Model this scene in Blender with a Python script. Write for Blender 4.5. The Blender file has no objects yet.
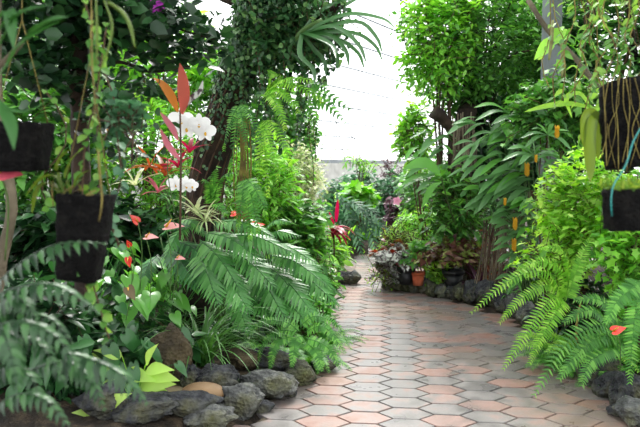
import bpy, math, random
import numpy as np
from mathutils import noise as mnoise, Vector

SEED = 11
rng = np.random.default_rng(SEED)
random.seed(SEED)
R = math.radians
scene = bpy.context.scene
C = scene.collection

# ---------------------------------------------------------------- camera, sky, sun, exposure
CAM_H, FPX, HORIZON = 1.45, 640.0, 166.0
TILT = math.atan((213.5 - HORIZON) / FPX)
cam_data = bpy.data.cameras.new('camera')
cam = bpy.data.objects.new('camera', cam_data)
C.objects.link(cam)
cam.location = (0, 0, CAM_H)
cam.rotation_euler = (math.pi / 2 - TILT, 0, 0)
cam_data.sensor_width = 36
cam_data.lens = 36 * FPX / 640
cam_data.clip_start = 0.05
cam_data.clip_end = 200
cam_data.dof.use_dof = True
cam_data.dof.focus_distance = 4.6
cam_data.dof.aperture_fstop = 3.0
scene.camera = cam

world = bpy.data.worlds.new('overcast_sky')
scene.world = world
world.use_nodes = True
wn = world.node_tree.nodes
wl = world.node_tree.links
bg = wn['Background']
wtc = wn.new('ShaderNodeTexCoord')
wsep = wn.new('ShaderNodeSeparateXYZ')
wramp = wn.new('ShaderNodeValToRGB')
wramp.color_ramp.elements[0].position = 0.0
wramp.color_ramp.elements[0].color = (0.96, 0.98, 1.0, 1)
wramp.color_ramp.elements[1].position = 0.7
wramp.color_ramp.elements[1].color = (1.0, 1.0, 1.0, 1)
wl.new(wtc.outputs['Generated'], wsep.inputs[0])
wl.new(wsep.outputs['Z'], wramp.inputs[0])
wl.new(wramp.outputs[0], bg.inputs[0])
bg.inputs[1].default_value = 2.1

sun_data = bpy.data.lights.new('sun', 'SUN')
sun_data.energy = 9.0
sun_data.angle = R(25)
sun_data.color = (1.0, 0.97, 0.9)
sun = bpy.data.objects.new('sun', sun_data)
C.objects.link(sun)
sun.rotation_euler = (R(-38), R(10), 0)      # high, from beyond the bend, through the roof film

vs = scene.view_settings
vs.view_transform = 'Standard'
vs.look = 'None'
vs.gamma = 1.0
vs.use_curve_mapping = False
vs.exposure = 0.12

# ---------------------------------------------------------------- helpers
def P(px, py, d):
    """pixel + distance ahead (metres) -> world point"""
    x = (px - 320) / FPX
    y = (213.5 - py) / FPX
    c, s = math.cos(TILT), math.sin(TILT)
    ray = np.array([x, c + y * s, -s + y * c])
    k = d / ray[1]
    return np.array([0, 0, CAM_H]) + ray * k

def srgb(h):
    h = h.lstrip('#')
    out = []
    for i in (0, 2, 4):
        v = int(h[i:i + 2], 16) / 255
        out.append(v / 12.92 if v <= 0.04045 else ((v + 0.055) / 1.055) ** 2.4)
    return (*out, 1)

class MB:
    def __init__(s):
        s.V = []; s.F = []; s.n = 0; s.col = []
    def add(s, V, F, c=None):
        """V (n,3); F list of (m,k) arrays"""
        V = np.asarray(V, float).reshape(-1, 3)
        for f in F:
            f = np.asarray(f, int)
            if f.size: s.F.append(f + s.n)
        s.V.append(V); s.n += len(V)
        s.col.append(np.full(len(V), 0.5 if c is None else c))
    def build(s, name, mat, parent=None, smooth=True, attr=False, loc=None):
        V = np.concatenate(s.V)
        off = np.zeros(3)
        if parent is not None:
            off = np.array(parent.matrix_basis.translation)
            pp = parent.parent
            while pp is not None:
                off = off + np.array(pp.matrix_basis.translation); pp = pp.parent
        elif loc is not None:
            off = np.asarray(loc, float)
        V = V - off
        me = bpy.data.meshes.new(name)
        me.vertices.add(len(V)); me.vertices.foreach_set('co', V.astype(np.float32).ravel())
        tot = np.concatenate([np.full(len(f), f.shape[1]) for f in s.F])
        loops = np.concatenate([f.ravel() for f in s.F])
        me.loops.add(len(loops)); me.loops.foreach_set('vertex_index', loops.astype(np.int32))
        me.polygons.add(len(tot))
        st = np.concatenate([[0], np.cumsum(tot)[:-1]])
        me.polygons.foreach_set('loop_start', st.astype(np.int32))
        me.polygons.foreach_set('loop_total', tot.astype(np.int32))
        me.update(calc_edges=True)
        me.polygons.foreach_set('use_smooth', np.full(len(tot), bool(smooth)))
        if attr:
            a = me.attributes.new('tone', 'FLOAT', 'POINT')
            a.data.foreach_set('value', np.concatenate(s.col).astype(np.float32))
        me.materials.append(mat)
        o = bpy.data.objects.new(name, me)
        C.objects.link(o)
        if parent is not None: o.parent = parent
        elif loc is not None: o.location = loc
        return o

def tag(o, label, cat, group=None, kind=None):
    o['label'] = label; o['category'] = cat
    if group: o['group'] = group
    if kind: o['kind'] = kind
    return o

def thing(name, label, cat, loc, group=None):
    o = bpy.data.objects.new(name, None)
    C.objects.link(o)
    o.location = tuple(float(v) for v in loc)
    o.empty_display_size = 0.1
    return tag(o, label, cat, group)

def structure(o):
    o['kind'] = 'structure'
    return o

def nrm(v):
    v = np.asarray(v, float)
    n = np.linalg.norm(v, axis=-1, keepdims=True)
    return v / np.maximum(n, 1e-9)

def curve(pts, n=12):
    """Catmull-Rom through pts, resampled evenly"""
    p = np.asarray(pts, float)
    if len(p) == 2:
        t = np.linspace(0, 1, n)[:, None]
        return p[0] * (1 - t) + p[1] * t
    q = np.vstack([2 * p[0] - p[1], p, 2 * p[-1] - p[-2]])
    out = []
    for i in range(1, len(q) - 2):
        t = np.linspace(0, 1, 10, endpoint=False)[:, None]
        a, b, c, d = q[i - 1], q[i], q[i + 1], q[i + 2]
        out.append(0.5 * ((2 * b) + (-a + c) * t + (2 * a - 5 * b + 4 * c - d) * t ** 2 + (-a + 3 * b - 3 * c + d) * t ** 3))
    out.append(p[-1:])
    out = np.vstack(out)
    L = np.concatenate([[0], np.cumsum(np.linalg.norm(np.diff(out, axis=0), axis=1))])
    s = np.linspace(0, L[-1], n)
    return np.stack([np.interp(s, L, out[:, k]) for k in range(3)], 1)

def arch(p0, az, e0, e1, L, n=9, wob=0.0):
    """curve leaving p0 at elevation e0 and ending at elevation e1 (radians)"""
    pts = [np.asarray(p0, float)]
    for i in range(n - 1):
        t = (i + .5) / (n - 1)
        e = e0 + (e1 - e0) * t
        a = az + wob * math.sin(t * 3)
        pts.append(pts[-1] + L / (n - 1) * np.array([math.cos(a) * math.cos(e), math.sin(a) * math.cos(e), math.sin(e)]))
    return np.array(pts)

def tangents(p):
    return nrm(np.gradient(p, axis=0))

def tube(mb, pts, r, sides=6, cap=True, rough=0.0, c=None):
    p = np.asarray(pts, float)
    n = len(p)
    r = np.full(n, r) if np.isscalar(r) else np.interp(np.linspace(0, 1, n), np.linspace(0, 1, len(r)), r)
    T = tangents(p)
    ref = np.array([0, 0, 1.0]) if abs(T[0][2]) < .8 else np.array([1.0, 0, 0])
    U = []
    u = nrm(np.cross(T[0], ref))
    for i in range(n):
        u = nrm(u - T[i] * np.dot(u, T[i])); U.append(u)
    U = np.array(U); W = np.cross(T, U)
    a = np.arange(sides) * 2 * math.pi / sides
    rr = r[:, None] * (1 + rough * rng.uniform(-1, 1, (n, sides)))
    V = p[:, None, :] + rr[..., None] * (np.cos(a)[None, :, None] * U[:, None, :] + np.sin(a)[None, :, None] * W[:, None, :])
    idx = np.arange(n * sides).reshape(n, sides)
    nx = np.roll(idx, -1, axis=1)
    F = [np.stack([idx[:-1], nx[:-1], nx[1:], idx[1:]], -1).reshape(-1, 4)]
    if cap:
        F.append(idx[0][::-1][None]); F.append(idx[-1][None])
    mb.add(V.reshape(-1, 3), F, c)

def ribbon(mb, pts, width, up=(0, 0, 1), fold=0.25, prof=None, twist=0.0, edge_wave=0.0):
    """strap leaf along pts, 3 verts across, welded to a tip"""
    p = np.asarray(pts, float); n = len(p)
    t = np.linspace(0, 1, n)
    if prof is None: w = np.sin(np.pi * np.clip(t * .93 + .07, 0, 1)) ** .6
    else: w = np.interp(t, np.linspace(0, 1, len(prof)), prof)
    w = np.maximum(w, .02) * width * .5
    T = tangents(p)
    up = np.asarray(up, float)
    S = np.cross(T, np.broadcast_to(up, T.shape))
    bad = np.linalg.norm(S, axis=1) < .15
    if bad.any():
        good = ~bad
        if good.any():
            for k in range(3): S[bad, k] = np.interp(t[bad], t[good], S[good, k])
        else: S[:] = nrm(np.cross(T[0], [1, .3, 0]))
    S = nrm(S); N = nrm(np.cross(S, T))
    if twist:
        a = twist * t; S, N = S * np.cos(a)[:, None] + N * np.sin(a)[:, None], N * np.cos(a)[:, None] - S * np.sin(a)[:, None]
    ew = edge_wave * np.sin(t * 25)[:, None] * N if edge_wave else 0
    Lp = p - S * w[:, None] + N * (w * fold)[:, None] + ew
    Rp = p + S * w[:, None] + N * (w * fold)[:, None] - ew
    V = np.stack([Lp, p, Rp], 1).reshape(-1, 3)
    i = np.arange(n - 1)[:, None] * 3
    F = np.concatenate([np.concatenate([i, i + 1, i + 4, i + 3], 1), np.concatenate([i + 1, i + 2, i + 5, i + 4], 1)])
    mb.add(V, [F])

def leaf_tpl(kind='oval', fold=.25, droop=.18, w=None):
    """unit-length leaf along +Y, facing +Z : (verts, tri/quad faces)"""
    st = {  # (y_mid, y_edge, half width)
        'tiny':   [(.5, .45, .28)],
        'oval':   [(.28, .25, .20), (.62, .58, .20)],
        'round':  [(.25, .2, .36), (.65, .62, .38)],
        'petal':  [(.08, .05, .2), (.25, .2, .38), (.5, .48, .48), (.75, .74, .42), (.93, .93, .22)],
        'lance':  [(.25, .2, .10), (.6, .55, .10)],
        'pinna':  [(.12, .1, .13), (.65, .6, .09)],
        'lobe':   [(.1, .05, .17), (.55, .5, .14)],
        'big':    [(.12, .08, .13), (.32, .28, .21), (.55, .5, .21), (.78, .74, .13)],
        'biglance': [(.1, .07, .07), (.3, .26, .125), (.55, .5, .13), (.8, .76, .07)],
        'heart':  [(.0, -.16, .15), (.04, -.13, .28), (.12, -.02, .37), (.25, .14, .40), (.42, .34, .36), (.6, .54, .26), (.78, .74, .15), (.9, .88, .07)],
        'arrow':  [(.0, -.26, .12), (.04, -.2, .2), (.14, -.03, .26), (.3, .2, .27), (.5, .44, .23), (.7, .66, .15), (.87, .85, .07)],
        'ovate':  [(.06, .05, .09), (.18, .15, .18), (.34, .3, .22), (.52, .48, .19), (.7, .67, .12), (.86, .84, .06)],
        'star':   [(.2, -.05, .3), (.32, .22, .17), (.5, .55, .36), (.7, .66, .15)],
    }[kind]
    V = [(0, 0, 0)]; F3 = []; F4 = []
    for ym, ye, hw in st:
        if w: hw *= w
        V += [(-hw, ye, fold * hw - droop * ye * ye), (0, ym, -droop * ym * ym), (hw, ye, fold * hw - droop * ye * ye)]
    V.append((0, 1, -droop))
    k = len(st)
    F3 += [(0, 2, 1), (0, 3, 2)]
    for i in range(k - 1):
        a = 1 + 3 * i; b = a + 3
        F4 += [(a, a + 1, b + 1, b), (a + 1, a + 2, b + 2, b + 1)]
    a = 1 + 3 * (k - 1); tip = a + 3
    F3 += [(a, a + 1, tip), (a + 1, a + 2, tip)]
    return np.array(V, float), np.array(F3), np.array(F4).reshape(-1, 4)

def place(mb, tpl, org, dirs, ups, size):
    V, F3, F4 = tpl
    org = np.asarray(org, float).reshape(-1, 3); N = len(org)
    Y = nrm(np.asarray(dirs, float).reshape(-1, 3))
    Z = np.broadcast_to(np.asarray(ups, float), (N, 3)).copy()
    Z = Z - Y * (Z * Y).sum(1, keepdims=True)
    deg = np.linalg.norm(Z, axis=1) < 1e-3
    Z[deg] = np.cross(Y[deg], [1, 0.2, 0.1])
    Z = nrm(Z); X = np.cross(Y, Z)
    s = np.broadcast_to(np.asarray(size, float), (N,))[:, None, None]
    W = org[:, None, :] + s * (V[None, :, 0:1] * X[:, None, :] + V[None, :, 1:2] * Y[:, None, :] + V[None, :, 2:3] * Z[:, None, :])
    base = np.arange(N)[:, None, None] * len(V)
    F = [(F3[None] + base).reshape(-1, 3)]
    if len(F4): F.append((F4[None] + base).reshape(-1, 4))
    mb.add(W.reshape(-1, 3), F)

def frond(mb, pts, n, plen, tpl, prof='fern', sweep=.35, droop=.25, rachis=.003, start=.08, flip=0.0, jit=.12):
    p = curve(pts, max(n, 8))
    n = len(p)
    t = np.linspace(0, 1, n)
    T = tangents(p)
    S = np.cross(T, [0, 0, 1.0]); bad = np.linalg.norm(S, axis=1) < .2
    if bad.any():
        g = ~bad
        if g.any():
            for k in range(3): S[bad, k] = np.interp(t[bad], t[g], S[g, k])
        else: S[:] = [1, 0, 0]
    S = nrm(S); N = nrm(np.cross(S, T))
    fa = ((.45 if flip == 0 else flip) * S[:, 1])[:, None]      # blades turn a little towards the light over the path
    S, N = S * np.cos(fa) + N * np.sin(fa), N * np.cos(fa) - S * np.sin(fa)
    if prof == 'fern': l = np.minimum(1, (t + .02) / .18) * np.clip(1 - t, .03, 1) ** .55
    elif prof == 'sword': l = np.minimum(1, (t + .05) / .12) * np.clip(1.02 - t, .05, 1) ** .35
    elif prof == 'palm': l = np.sin(np.pi * np.clip(t * .85 + .12, 0, 1)) ** .6
    else: l = np.sin(np.pi * np.clip(t * .8 + .16, 0, 1)) ** .8
    m = t > start
    for sgn in (-1, 1):
        j = rng.uniform(-1, 1, (m.sum(), 3)) * jit
        d = S[m] * sgn + T[m] * (sweep + .8 * t[m] ** 3)[:, None] + j - np.array([0, 0, droop])
        place(mb, tpl, p[m], d, N[m] + j, plen * l[m] * rng.uniform(.88, 1.08, m.sum()))
    if rachis: tube(mb, p, [rachis, rachis * .35], 4, cap=False)

def rand_dirs(n):
    return nrm(rng.normal(size=(n, 3)))

# ---------------------------------------------------------------- materials
def new_mat(name):
    m = bpy.data.materials.new(name); m.use_nodes = True
    nt = m.node_tree
    for n in list(nt.nodes): nt.nodes.remove(n)
    return m, nt.nodes, nt.links

def ramp(N, cols, pos=None):
    r = N.new('ShaderNodeValToRGB')
    e = r.color_ramp.elements
    pos = pos or [i / (len(cols) - 1) for i in range(len(cols))]
    while len(e) < len(cols): e.new(.5)
    for i, c in enumerate(cols):
        e[i].position = pos[i]; e[i].color = srgb(c) if isinstance(c, str) else c
    return r

LEAFMATS = {}
def leafmat(name, cols, rough=.42, trans=.35, spec=.5, mottle=None, mscale=40, gain=1.0):
    """cols: colour of single leaves, picked per leaf; mottle: a second colour in patches (variegation)"""
    m, N, L = new_mat(name)
    out = N.new('ShaderNodeOutputMaterial')
    geo = N.new('ShaderNodeNewGeometry')
    r = ramp(N, cols)
    L.new(geo.outputs['Random Per Island'], r.inputs[0])
    tc = N.new('ShaderNodeTexCoord')
    nz = N.new('ShaderNodeTexNoise'); nz.inputs['Scale'].default_value = 2.3; nz.inputs['Detail'].default_value = 3
    L.new(tc.outputs['Object'], nz.inputs['Vector'])
    hv = N.new('ShaderNodeHueSaturation')
    mr = N.new('ShaderNodeMapRange'); mr.inputs[1].default_value = .3; mr.inputs[2].default_value = .7
    mr.inputs[3].default_value = .75 * gain; mr.inputs[4].default_value = 1.3 * gain
    L.new(nz.outputs['Fac'], mr.inputs[0]); L.new(mr.outputs[0], hv.inputs['Value'])
    L.new(r.outputs[0], hv.inputs['Color'])
    col = hv.outputs[0]
    if mottle:
        n2 = N.new('ShaderNodeTexNoise'); n2.inputs['Scale'].default_value = mscale; n2.inputs['Detail'].default_value = 2
        L.new(tc.outputs['Object'], n2.inputs['Vector'])
        st = N.new('ShaderNodeMapRange'); st.inputs[1].default_value = .48; st.inputs[2].default_value = .56
        L.new(n2.outputs['Fac'], st.inputs[0])
        mx = N.new('ShaderNodeMix'); mx.data_type = 'RGBA'
        L.new(st.outputs[0], mx.inputs['Factor']); L.new(col, mx.inputs[6]); mx.inputs[7].default_value = srgb(mottle)
        col = mx.outputs[2]
    pb = N.new('ShaderNodeBsdfPrincipled')
    pb.inputs['Roughness'].default_value = rough
    pb.inputs['Specular IOR Level'].default_value = spec
    L.new(col, pb.inputs['Base Color'])
    tr = N.new('ShaderNodeBsdfTranslucent')
    h2 = N.new('ShaderNodeHueSaturation'); h2.inputs['Saturation'].default_value = 1.1; h2.inputs['Value'].default_value = 1.5
    h2.inputs['Hue'].default_value = .485
    L.new(col, h2.inputs['Color']); L.new(h2.outputs[0], tr.inputs['Color'])
    ms = N.new('ShaderNodeMixShader'); ms.inputs[0].default_value = trans
    L.new(pb.outputs[0], ms.inputs[1]); L.new(tr.outputs[0], ms.inputs[2]); L.new(ms.outputs[0], out.inputs[0])
    LEAFMATS[name] = m
    return m

def solid(name, cols, rough=.6, scale=8, bump=0.0, bscale=30, spec=.4, detail=5, metal=0, trans=0):
    m, N, L = new_mat(name)
    out = N.new('ShaderNodeOutputMaterial')
    pb = N.new('ShaderNodeBsdfPrincipled')
    pb.inputs['Roughness'].default_value = rough
    pb.inputs['Specular IOR Level'].default_value = spec
    pb.inputs['Metallic'].default_value = metal
    tc = N.new('ShaderNodeTexCoord')
    nz = N.new('ShaderNodeTexNoise'); nz.inputs['Scale'].default_value = scale; nz.inputs['Detail'].default_value = detail
    L.new(tc.outputs['Object'], nz.inputs['Vector'])
    k = len(cols)
    r = ramp(N, cols, [.32 + .36 * i / max(1, k - 1) for i in range(k)] if k > 1 else [0]) if k > 1 else None
    if r:
        L.new(nz.outputs['Fac'], r.inputs[0]); L.new(r.outputs[0], pb.inputs['Base Color'])
    else: pb.inputs['Base Color'].default_value = srgb(cols[0])
    if bump:
        n2 = N.new('ShaderNodeTexNoise'); n2.inputs['Scale'].default_value = bscale; n2.inputs['Detail'].default_value = 6
        L.new(tc.outputs['Object'], n2.inputs['Vector'])
        b = N.new('ShaderNodeBump'); b.inputs['Strength'].default_value = bump; b.inputs['Distance'].default_value = .02
        L.new(n2.outputs['Fac'], b.inputs['Height']); L.new(b.outputs[0], pb.inputs['Normal'])
    if trans:
        tr = N.new('ShaderNodeBsdfTranslucent'); tr.inputs['Color'].default_value = srgb(cols[-1])
        ms = N.new('ShaderNodeMixShader'); ms.inputs[0].default_value = trans
        L.new(pb.outputs[0], ms.inputs[1]); L.new(tr.outputs[0], ms.inputs[2]); L.new(ms.outputs[0], out.inputs[0])
    else: L.new(pb.outputs[0], out.inputs[0])
    return m

M = {}
M['mid'] = leafmat('leaf_mid_green', ['#2f5a26', '#47803a', '#5f9a42', '#6fae4c'])
M['fresh'] = leafmat('leaf_fresh_green', ['#4c8a30', '#66a83c', '#82c04a', '#98d05c'], trans=.45)
M['lime'] = leafmat('leaf_lime', ['#5a9632', '#7fb840', '#9ccc52', '#bfe078'], trans=.45, rough=.5)
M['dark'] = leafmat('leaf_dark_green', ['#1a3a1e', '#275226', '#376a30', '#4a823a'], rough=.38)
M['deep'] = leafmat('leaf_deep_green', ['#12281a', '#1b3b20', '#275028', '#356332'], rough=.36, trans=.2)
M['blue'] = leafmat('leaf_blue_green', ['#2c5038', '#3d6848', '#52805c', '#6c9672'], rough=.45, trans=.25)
M['ivy'] = leafmat('leaf_creeper', ['#1e3e22', '#2c5530', '#416e3e', '#668c50'], rough=.4, trans=.25)
M['fern'] = leafmat('fern_green', ['#356e2a', '#488636', '#5f9e42', '#76b250'], trans=.4, rough=.5)
M['fernlime'] = leafmat('fern_lime', ['#5f9e34', '#78b83e', '#93cb4e', '#a9d75e'], trans=.45, rough=.5)
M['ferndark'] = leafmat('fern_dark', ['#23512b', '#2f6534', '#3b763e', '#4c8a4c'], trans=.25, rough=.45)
M['holly'] = leafmat('holly_fern_green', ['#16331a', '#214523', '#30592e', '#44703c'], rough=.34, trans=.2)
M['xanadu'] = leafmat('philodendron_green', ['#33682f', '#43803a', '#559246', '#68a256'], rough=.36, trans=.3)
M['gloss'] = leafmat('glossy_broad_leaf', ['#14341c', '#1d4424', '#27552b', '#376b36'], rough=.3, trans=.2, spec=.55)
M['anth'] = leafmat('anthurium_leaf', ['#1f4a26', '#2f6a2e', '#488a3a', '#6fb04c'], rough=.28, trans=.35, spec=.6)
M['heli'] = leafmat('ginger_leaf', ['#2c5330', '#42703e', '#629058', '#88b07c'], rough=.33, trans=.3, spec=.7)
M['grass'] = leafmat('strap_grass', ['#24491f', '#38672a', '#4c8038', '#6a9c50'], rough=.4, trans=.35)
M['strap'] = leafmat('epiphyte_strap', ['#2f5a30', '#3b6a38', '#487840'], rough=.35, trans=.3)
M['cream'] = leafmat('cream_variegated', ['#7c9a5c', '#a4b880', '#cbd3a6', '#e2e3c4'], rough=.5)
M['red'] = leafmat('cordyline_red', ['#5c0e1c', '#8a1a28', '#a82a3a', '#c04450'], rough=.35, trans=.35)
M['pink'] = leafmat('pink_striped', ['#a04452', '#bc6470', '#d09090'], rough=.4)
M['coral'] = leafmat('coral_leaf', ['#b8604c', '#c46a58'], rough=.4)
M['copper'] = leafmat('copper_leaf', ['#6a2c1c', '#84442a', '#9a5c34', '#7c6a34'], rough=.4)
M['orange'] = leafmat('orange_leaf', ['#a0541c', '#c4782c', '#d08a30'], rough=.45)
M['purple'] = leafmat('purple_leaf', ['#2c1420', '#4a2030', '#5c3048', '#6f4a5a'], rough=.4, trans=.2)
M['begonia'] = leafmat('begonia_olive', ['#5a3a30', '#6f5c3c', '#7f9444', '#a0b85c'], rough=.4, trans=.25, mottle='#5a3030', mscale=25)
M['silver'] = leafmat('silver_begonia', ['#8a8f8a', '#b4b8b0', '#c8ccc4'], rough=.4, trans=.2, mottle='#4a3c40', mscale=30)
M['vine'] = leafmat('hanging_vine', ['#3f7030', '#5a8c3c', '#7ea84c'], trans=.4)
M['pod'] = leafmat('banded_strap', ['#4f6a28', '#6d8430'], rough=.4, trans=.35)
M['stem'] = solid('green_stem', ['#3a5a2a', '#55753a'], .5, 6)
M['wood'] = solid('brown_stem', ['#3a2a1e', '#5c4632'], .8, 6, .4)
M['bark'] = solid('dark_bark', ['#191310', '#2b211a', '#433527'], .9, 5, 1.0, 22)
M['palebark'] = solid('pale_bark', ['#4a4436', '#665e4c', '#847a66'], .85, 5, .6, 30)
M['root'] = solid('aerial_root', ['#564a24', '#74682f', '#8e8442'], .7, 12)
M['coir'] = solid('black_coir', ['#060606', '#101010', '#1c1b19'], .95, 30, 1.2, 90, spec=.15)
M['plastic'] = solid('black_plastic_pot', ['#111315', '#1b1e21'], .45, 4)
M['terra'] = solid('terracotta', ['#a04a2c', '#bb6040', '#c87454'], .8, 9, .2, 40)
M['soil'] = solid('dark_soil', ['#17120d', '#2b231a', '#4e4232'], .95, 14, 1.0, 60)
M['moss'] = leafmat('basket_moss', ['#3f6424', '#5a802c', '#7f9438'], rough=.8)
M['white'] = solid('white_petal', ['#eeeeec', '#fbfbfb'], .5, 4, trans=.3)
M['yellow'] = solid('yellow_bract', ['#c89420', '#e0b638'], .5, 9, trans=.2)
M['spathe_red'] = solid('red_spathe', ['#d02810', '#e8381c'], .25, 5, spec=.7)
M['spathe_pink'] = solid('pink_spathe', ['#e08888', '#f4b4ae'], .28, 5, spec=.7, trans=.2)
M['spathe_rose'] = solid('rose_spathe', ['#c83c54', '#e86c7c'], .28, 12, spec=.7)
M['magenta'] = solid('magenta_petal', ['#a82aa8', '#c850c8'], .5, 9, trans=.3)
M['pinkpetal'] = solid('pink_petal', ['#d07aa0', '#eaa8c4'], .5, 9, trans=.3)
M['teal'] = solid('teal_cord', ['#1f7d78', '#2f908a'], .5, 9)
M['wire'] = solid('steel_wire', ['#4a545c', '#59636b'], .5, 4)
M['concrete'] = solid('pale_concrete', ['#a8a8a2', '#c2c2bc', '#cfcfca'], .85, 3, .15, 40)
M['beam'] = solid('grey_eave_beam', ['#6a7074', '#7c8286'], .6, 4)
M['rope'] = solid('twisted_rope', ['#6b6a3c', '#8f9660'], .8, 20)

def rockmat(name, cols, moss=None):
    m, N, L = new_mat(name)
    out = N.new('ShaderNodeOutputMaterial')
    pb = N.new('ShaderNodeBsdfPrincipled'); pb.inputs['Roughness'].default_value = .85
    pb.inputs['Specular IOR Level'].default_value = .3
    tc = N.new('ShaderNodeTexCoord')
    nz = N.new('ShaderNodeTexNoise'); nz.inputs['Scale'].default_value = 7; nz.inputs['Detail'].default_value = 10; nz.inputs['Roughness'].default_value = .65
    L.new(tc.outputs['Object'], nz.inputs['Vector'])
    r = ramp(N, cols, [.3, .5, .7][:len(cols)])
    L.new(nz.outputs['Fac'], r.inputs[0])
    col = r.outputs[0]
    if moss:
        n3 = N.new('ShaderNodeTexNoise'); n3.inputs['Scale'].default_value = 5; n3.inputs['Detail'].default_value = 5
        L.new(tc.outputs['Object'], n3.inputs['Vector'])
        mr = N.new('ShaderNodeMapRange'); mr.inputs[1].default_value = .5; mr.inputs[2].default_value = .68
        L.new(n3.outputs['Fac'], mr.inputs[0])
        mx = N.new('ShaderNodeMix'); mx.data_type = 'RGBA'
        L.new(mr.outputs[0], mx.inputs['Factor']); L.new(col, mx.inputs[6]); mx.inputs[7].default_value = srgb(moss)
        col = mx.outputs[2]
    L.new(col, pb.inputs['Base Color'])
    v = N.new('ShaderNodeTexVoronoi'); v.inputs['Scale'].default_value = 45
    n2 = N.new('ShaderNodeTexNoise'); n2.inputs['Scale'].default_value = 28; n2.inputs['Detail'].default_value = 8
    L.new(tc.outputs['Object'], v.inputs['Vector']); L.new(tc.outputs['Object'], n2.inputs['Vector'])
    ad = N.new('ShaderNodeMath'); ad.operation = 'ADD'; L.new(v.outputs['Distance'], ad.inputs[0]); L.new(n2.outputs['Fac'], ad.inputs[1])
    b = N.new('ShaderNodeBump'); b.inputs['Strength'].default_value = .8; b.inputs['Distance'].default_value = .02
    L.new(ad.outputs[0], b.inputs['Height']); L.new(b.outputs[0], pb.inputs['Normal'])
    L.new(pb.outputs[0], out.inputs[0])
    return m
M['rock'] = rockmat('dark_lava_rock', ['#1a1b1e', '#34363a', '#606264'], '#4c4c36')
M['rockpale'] = rockmat('weathered_rock', ['#2e3030', '#555756', '#868782'], '#545538')
M['rockmoss'] = rockmat('mossy_rock', ['#2a2b26', '#4c4e42', '#737564'], '#545834')
M['rockbrown'] = rockmat('brown_boulder', ['#221d16', '#3e3626', '#5e543e'])
M['cobble'] = solid('smooth_tan_stone', ['#6e563c', '#84694a', '#967a58'], .55, 4, .15, 60)
M['cobbleolive'] = solid('smooth_olive_stone', ['#544a34', '#6a5e42', '#7f7352'], .6, 4, .15, 60)

def paver_mat():
    m, N, L = new_mat('hexagonal_pavers')
    out = N.new('ShaderNodeOutputMaterial')
    pb = N.new('ShaderNodeBsdfPrincipled')
    at = N.new('ShaderNodeAttribute'); at.attribute_name = 'tone'
    r = ramp(N, ['#706d6c', '#7e7977', '#917a73', '#95746a', '#8a6456'], [0, .38, .55, .8, 1])
    tc = N.new('ShaderNodeTexCoord')
    n1 = N.new('ShaderNodeTexNoise'); n1.inputs['Scale'].default_value = 6; n1.inputs['Detail'].default_value = 6
    L.new(tc.outputs['Object'], n1.inputs['Vector'])
    ad = N.new('ShaderNodeMath'); ad.operation = 'MULTIPLY_ADD'; ad.inputs[1].default_value = 1.5; ad.inputs[2].default_value = -.75
    L.new(n1.outputs['Fac'], ad.inputs[0])
    a2 = N.new('ShaderNodeMath'); a2.operation = 'ADD'; a2.use_clamp = True
    L.new(ad.outputs[0], a2.inputs[0]); L.new(at.outputs['Fac'], a2.inputs[1]); L.new(a2.outputs[0], r.inputs[0])
    # worn, brownish damp patches of their own shape
    n2 = N.new('ShaderNodeTexNoise'); n2.inputs['Scale'].default_value = .9; n2.inputs['Detail'].default_value = 4
    L.new(tc.outputs['Object'], n2.inputs['Vector'])
    mr = N.new('ShaderNodeMapRange'); mr.inputs[1].default_value = .5; mr.inputs[2].default_value = .68
    mr.inputs[4].default_value = .55
    L.new(n2.outputs['Fac'], mr.inputs[0])
    mx = N.new('ShaderNodeMix'); mx.data_type = 'RGBA'; mx.inputs[7].default_value = srgb('#8c7460')
    L.new(mr.outputs[0], mx.inputs['Factor']); L.new(r.outputs[0], mx.inputs[6])
    n3 = N.new('ShaderNodeTexNoise'); n3.inputs['Scale'].default_value = 90; n3.inputs['Detail'].default_value = 4
    L.new(tc.outputs['Object'], n3.inputs['Vector'])
    m3 = N.new('ShaderNodeMix'); m3.data_type = 'RGBA'; m3.blend_type = 'MULTIPLY'; m3.inputs['Factor'].default_value = .35
    L.new(mx.outputs[2], m3.inputs[6]); L.new(n3.outputs['Fac'], m3.inputs[7])
    L.new(m3.outputs[2], pb.inputs['Base Color'])
    rr = N.new('ShaderNodeMapRange'); rr.inputs[1].default_value = .35; rr.inputs[2].default_value = .65
    rr.inputs[3].default_value = .26; rr.inputs[4].default_value = .55
    L.new(n1.outputs['Fac'], rr.inputs[0]); L.new(rr.outputs[0], pb.inputs['Roughness'])
    b = N.new('ShaderNodeBump'); b.inputs['Strength'].default_value = .25; b.inputs['Distance'].default_value = .004
    L.new(n3.outputs['Fac'], b.inputs['Height']); L.new(b.outputs[0], pb.inputs['Normal'])
    L.new(pb.outputs[0], out.inputs[0])
    return m
M['paver'] = paver_mat()
M['joint'] = solid('sandy_joint', ['#3c352a', '#5a5040'], .9, 30)

def film_mat():
    m, N, L = new_mat('milky_roof_film')
    out = N.new('ShaderNodeOutputMaterial')
    tp = N.new('ShaderNodeBsdfTransparent'); tp.inputs['Color'].default_value = (.97, .98, 1, 1)
    tl = N.new('ShaderNodeBsdfTranslucent'); tl.inputs['Color'].default_value = (.9, .92, .95, 1)
    ms = N.new('ShaderNodeMixShader'); ms.inputs[0].default_value = .35
    L.new(tp.outputs[0], ms.inputs[1]); L.new(tl.outputs[0], ms.inputs[2]); L.new(ms.outputs[0], out.inputs[0])
    return m
M['film'] = film_mat()

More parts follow.
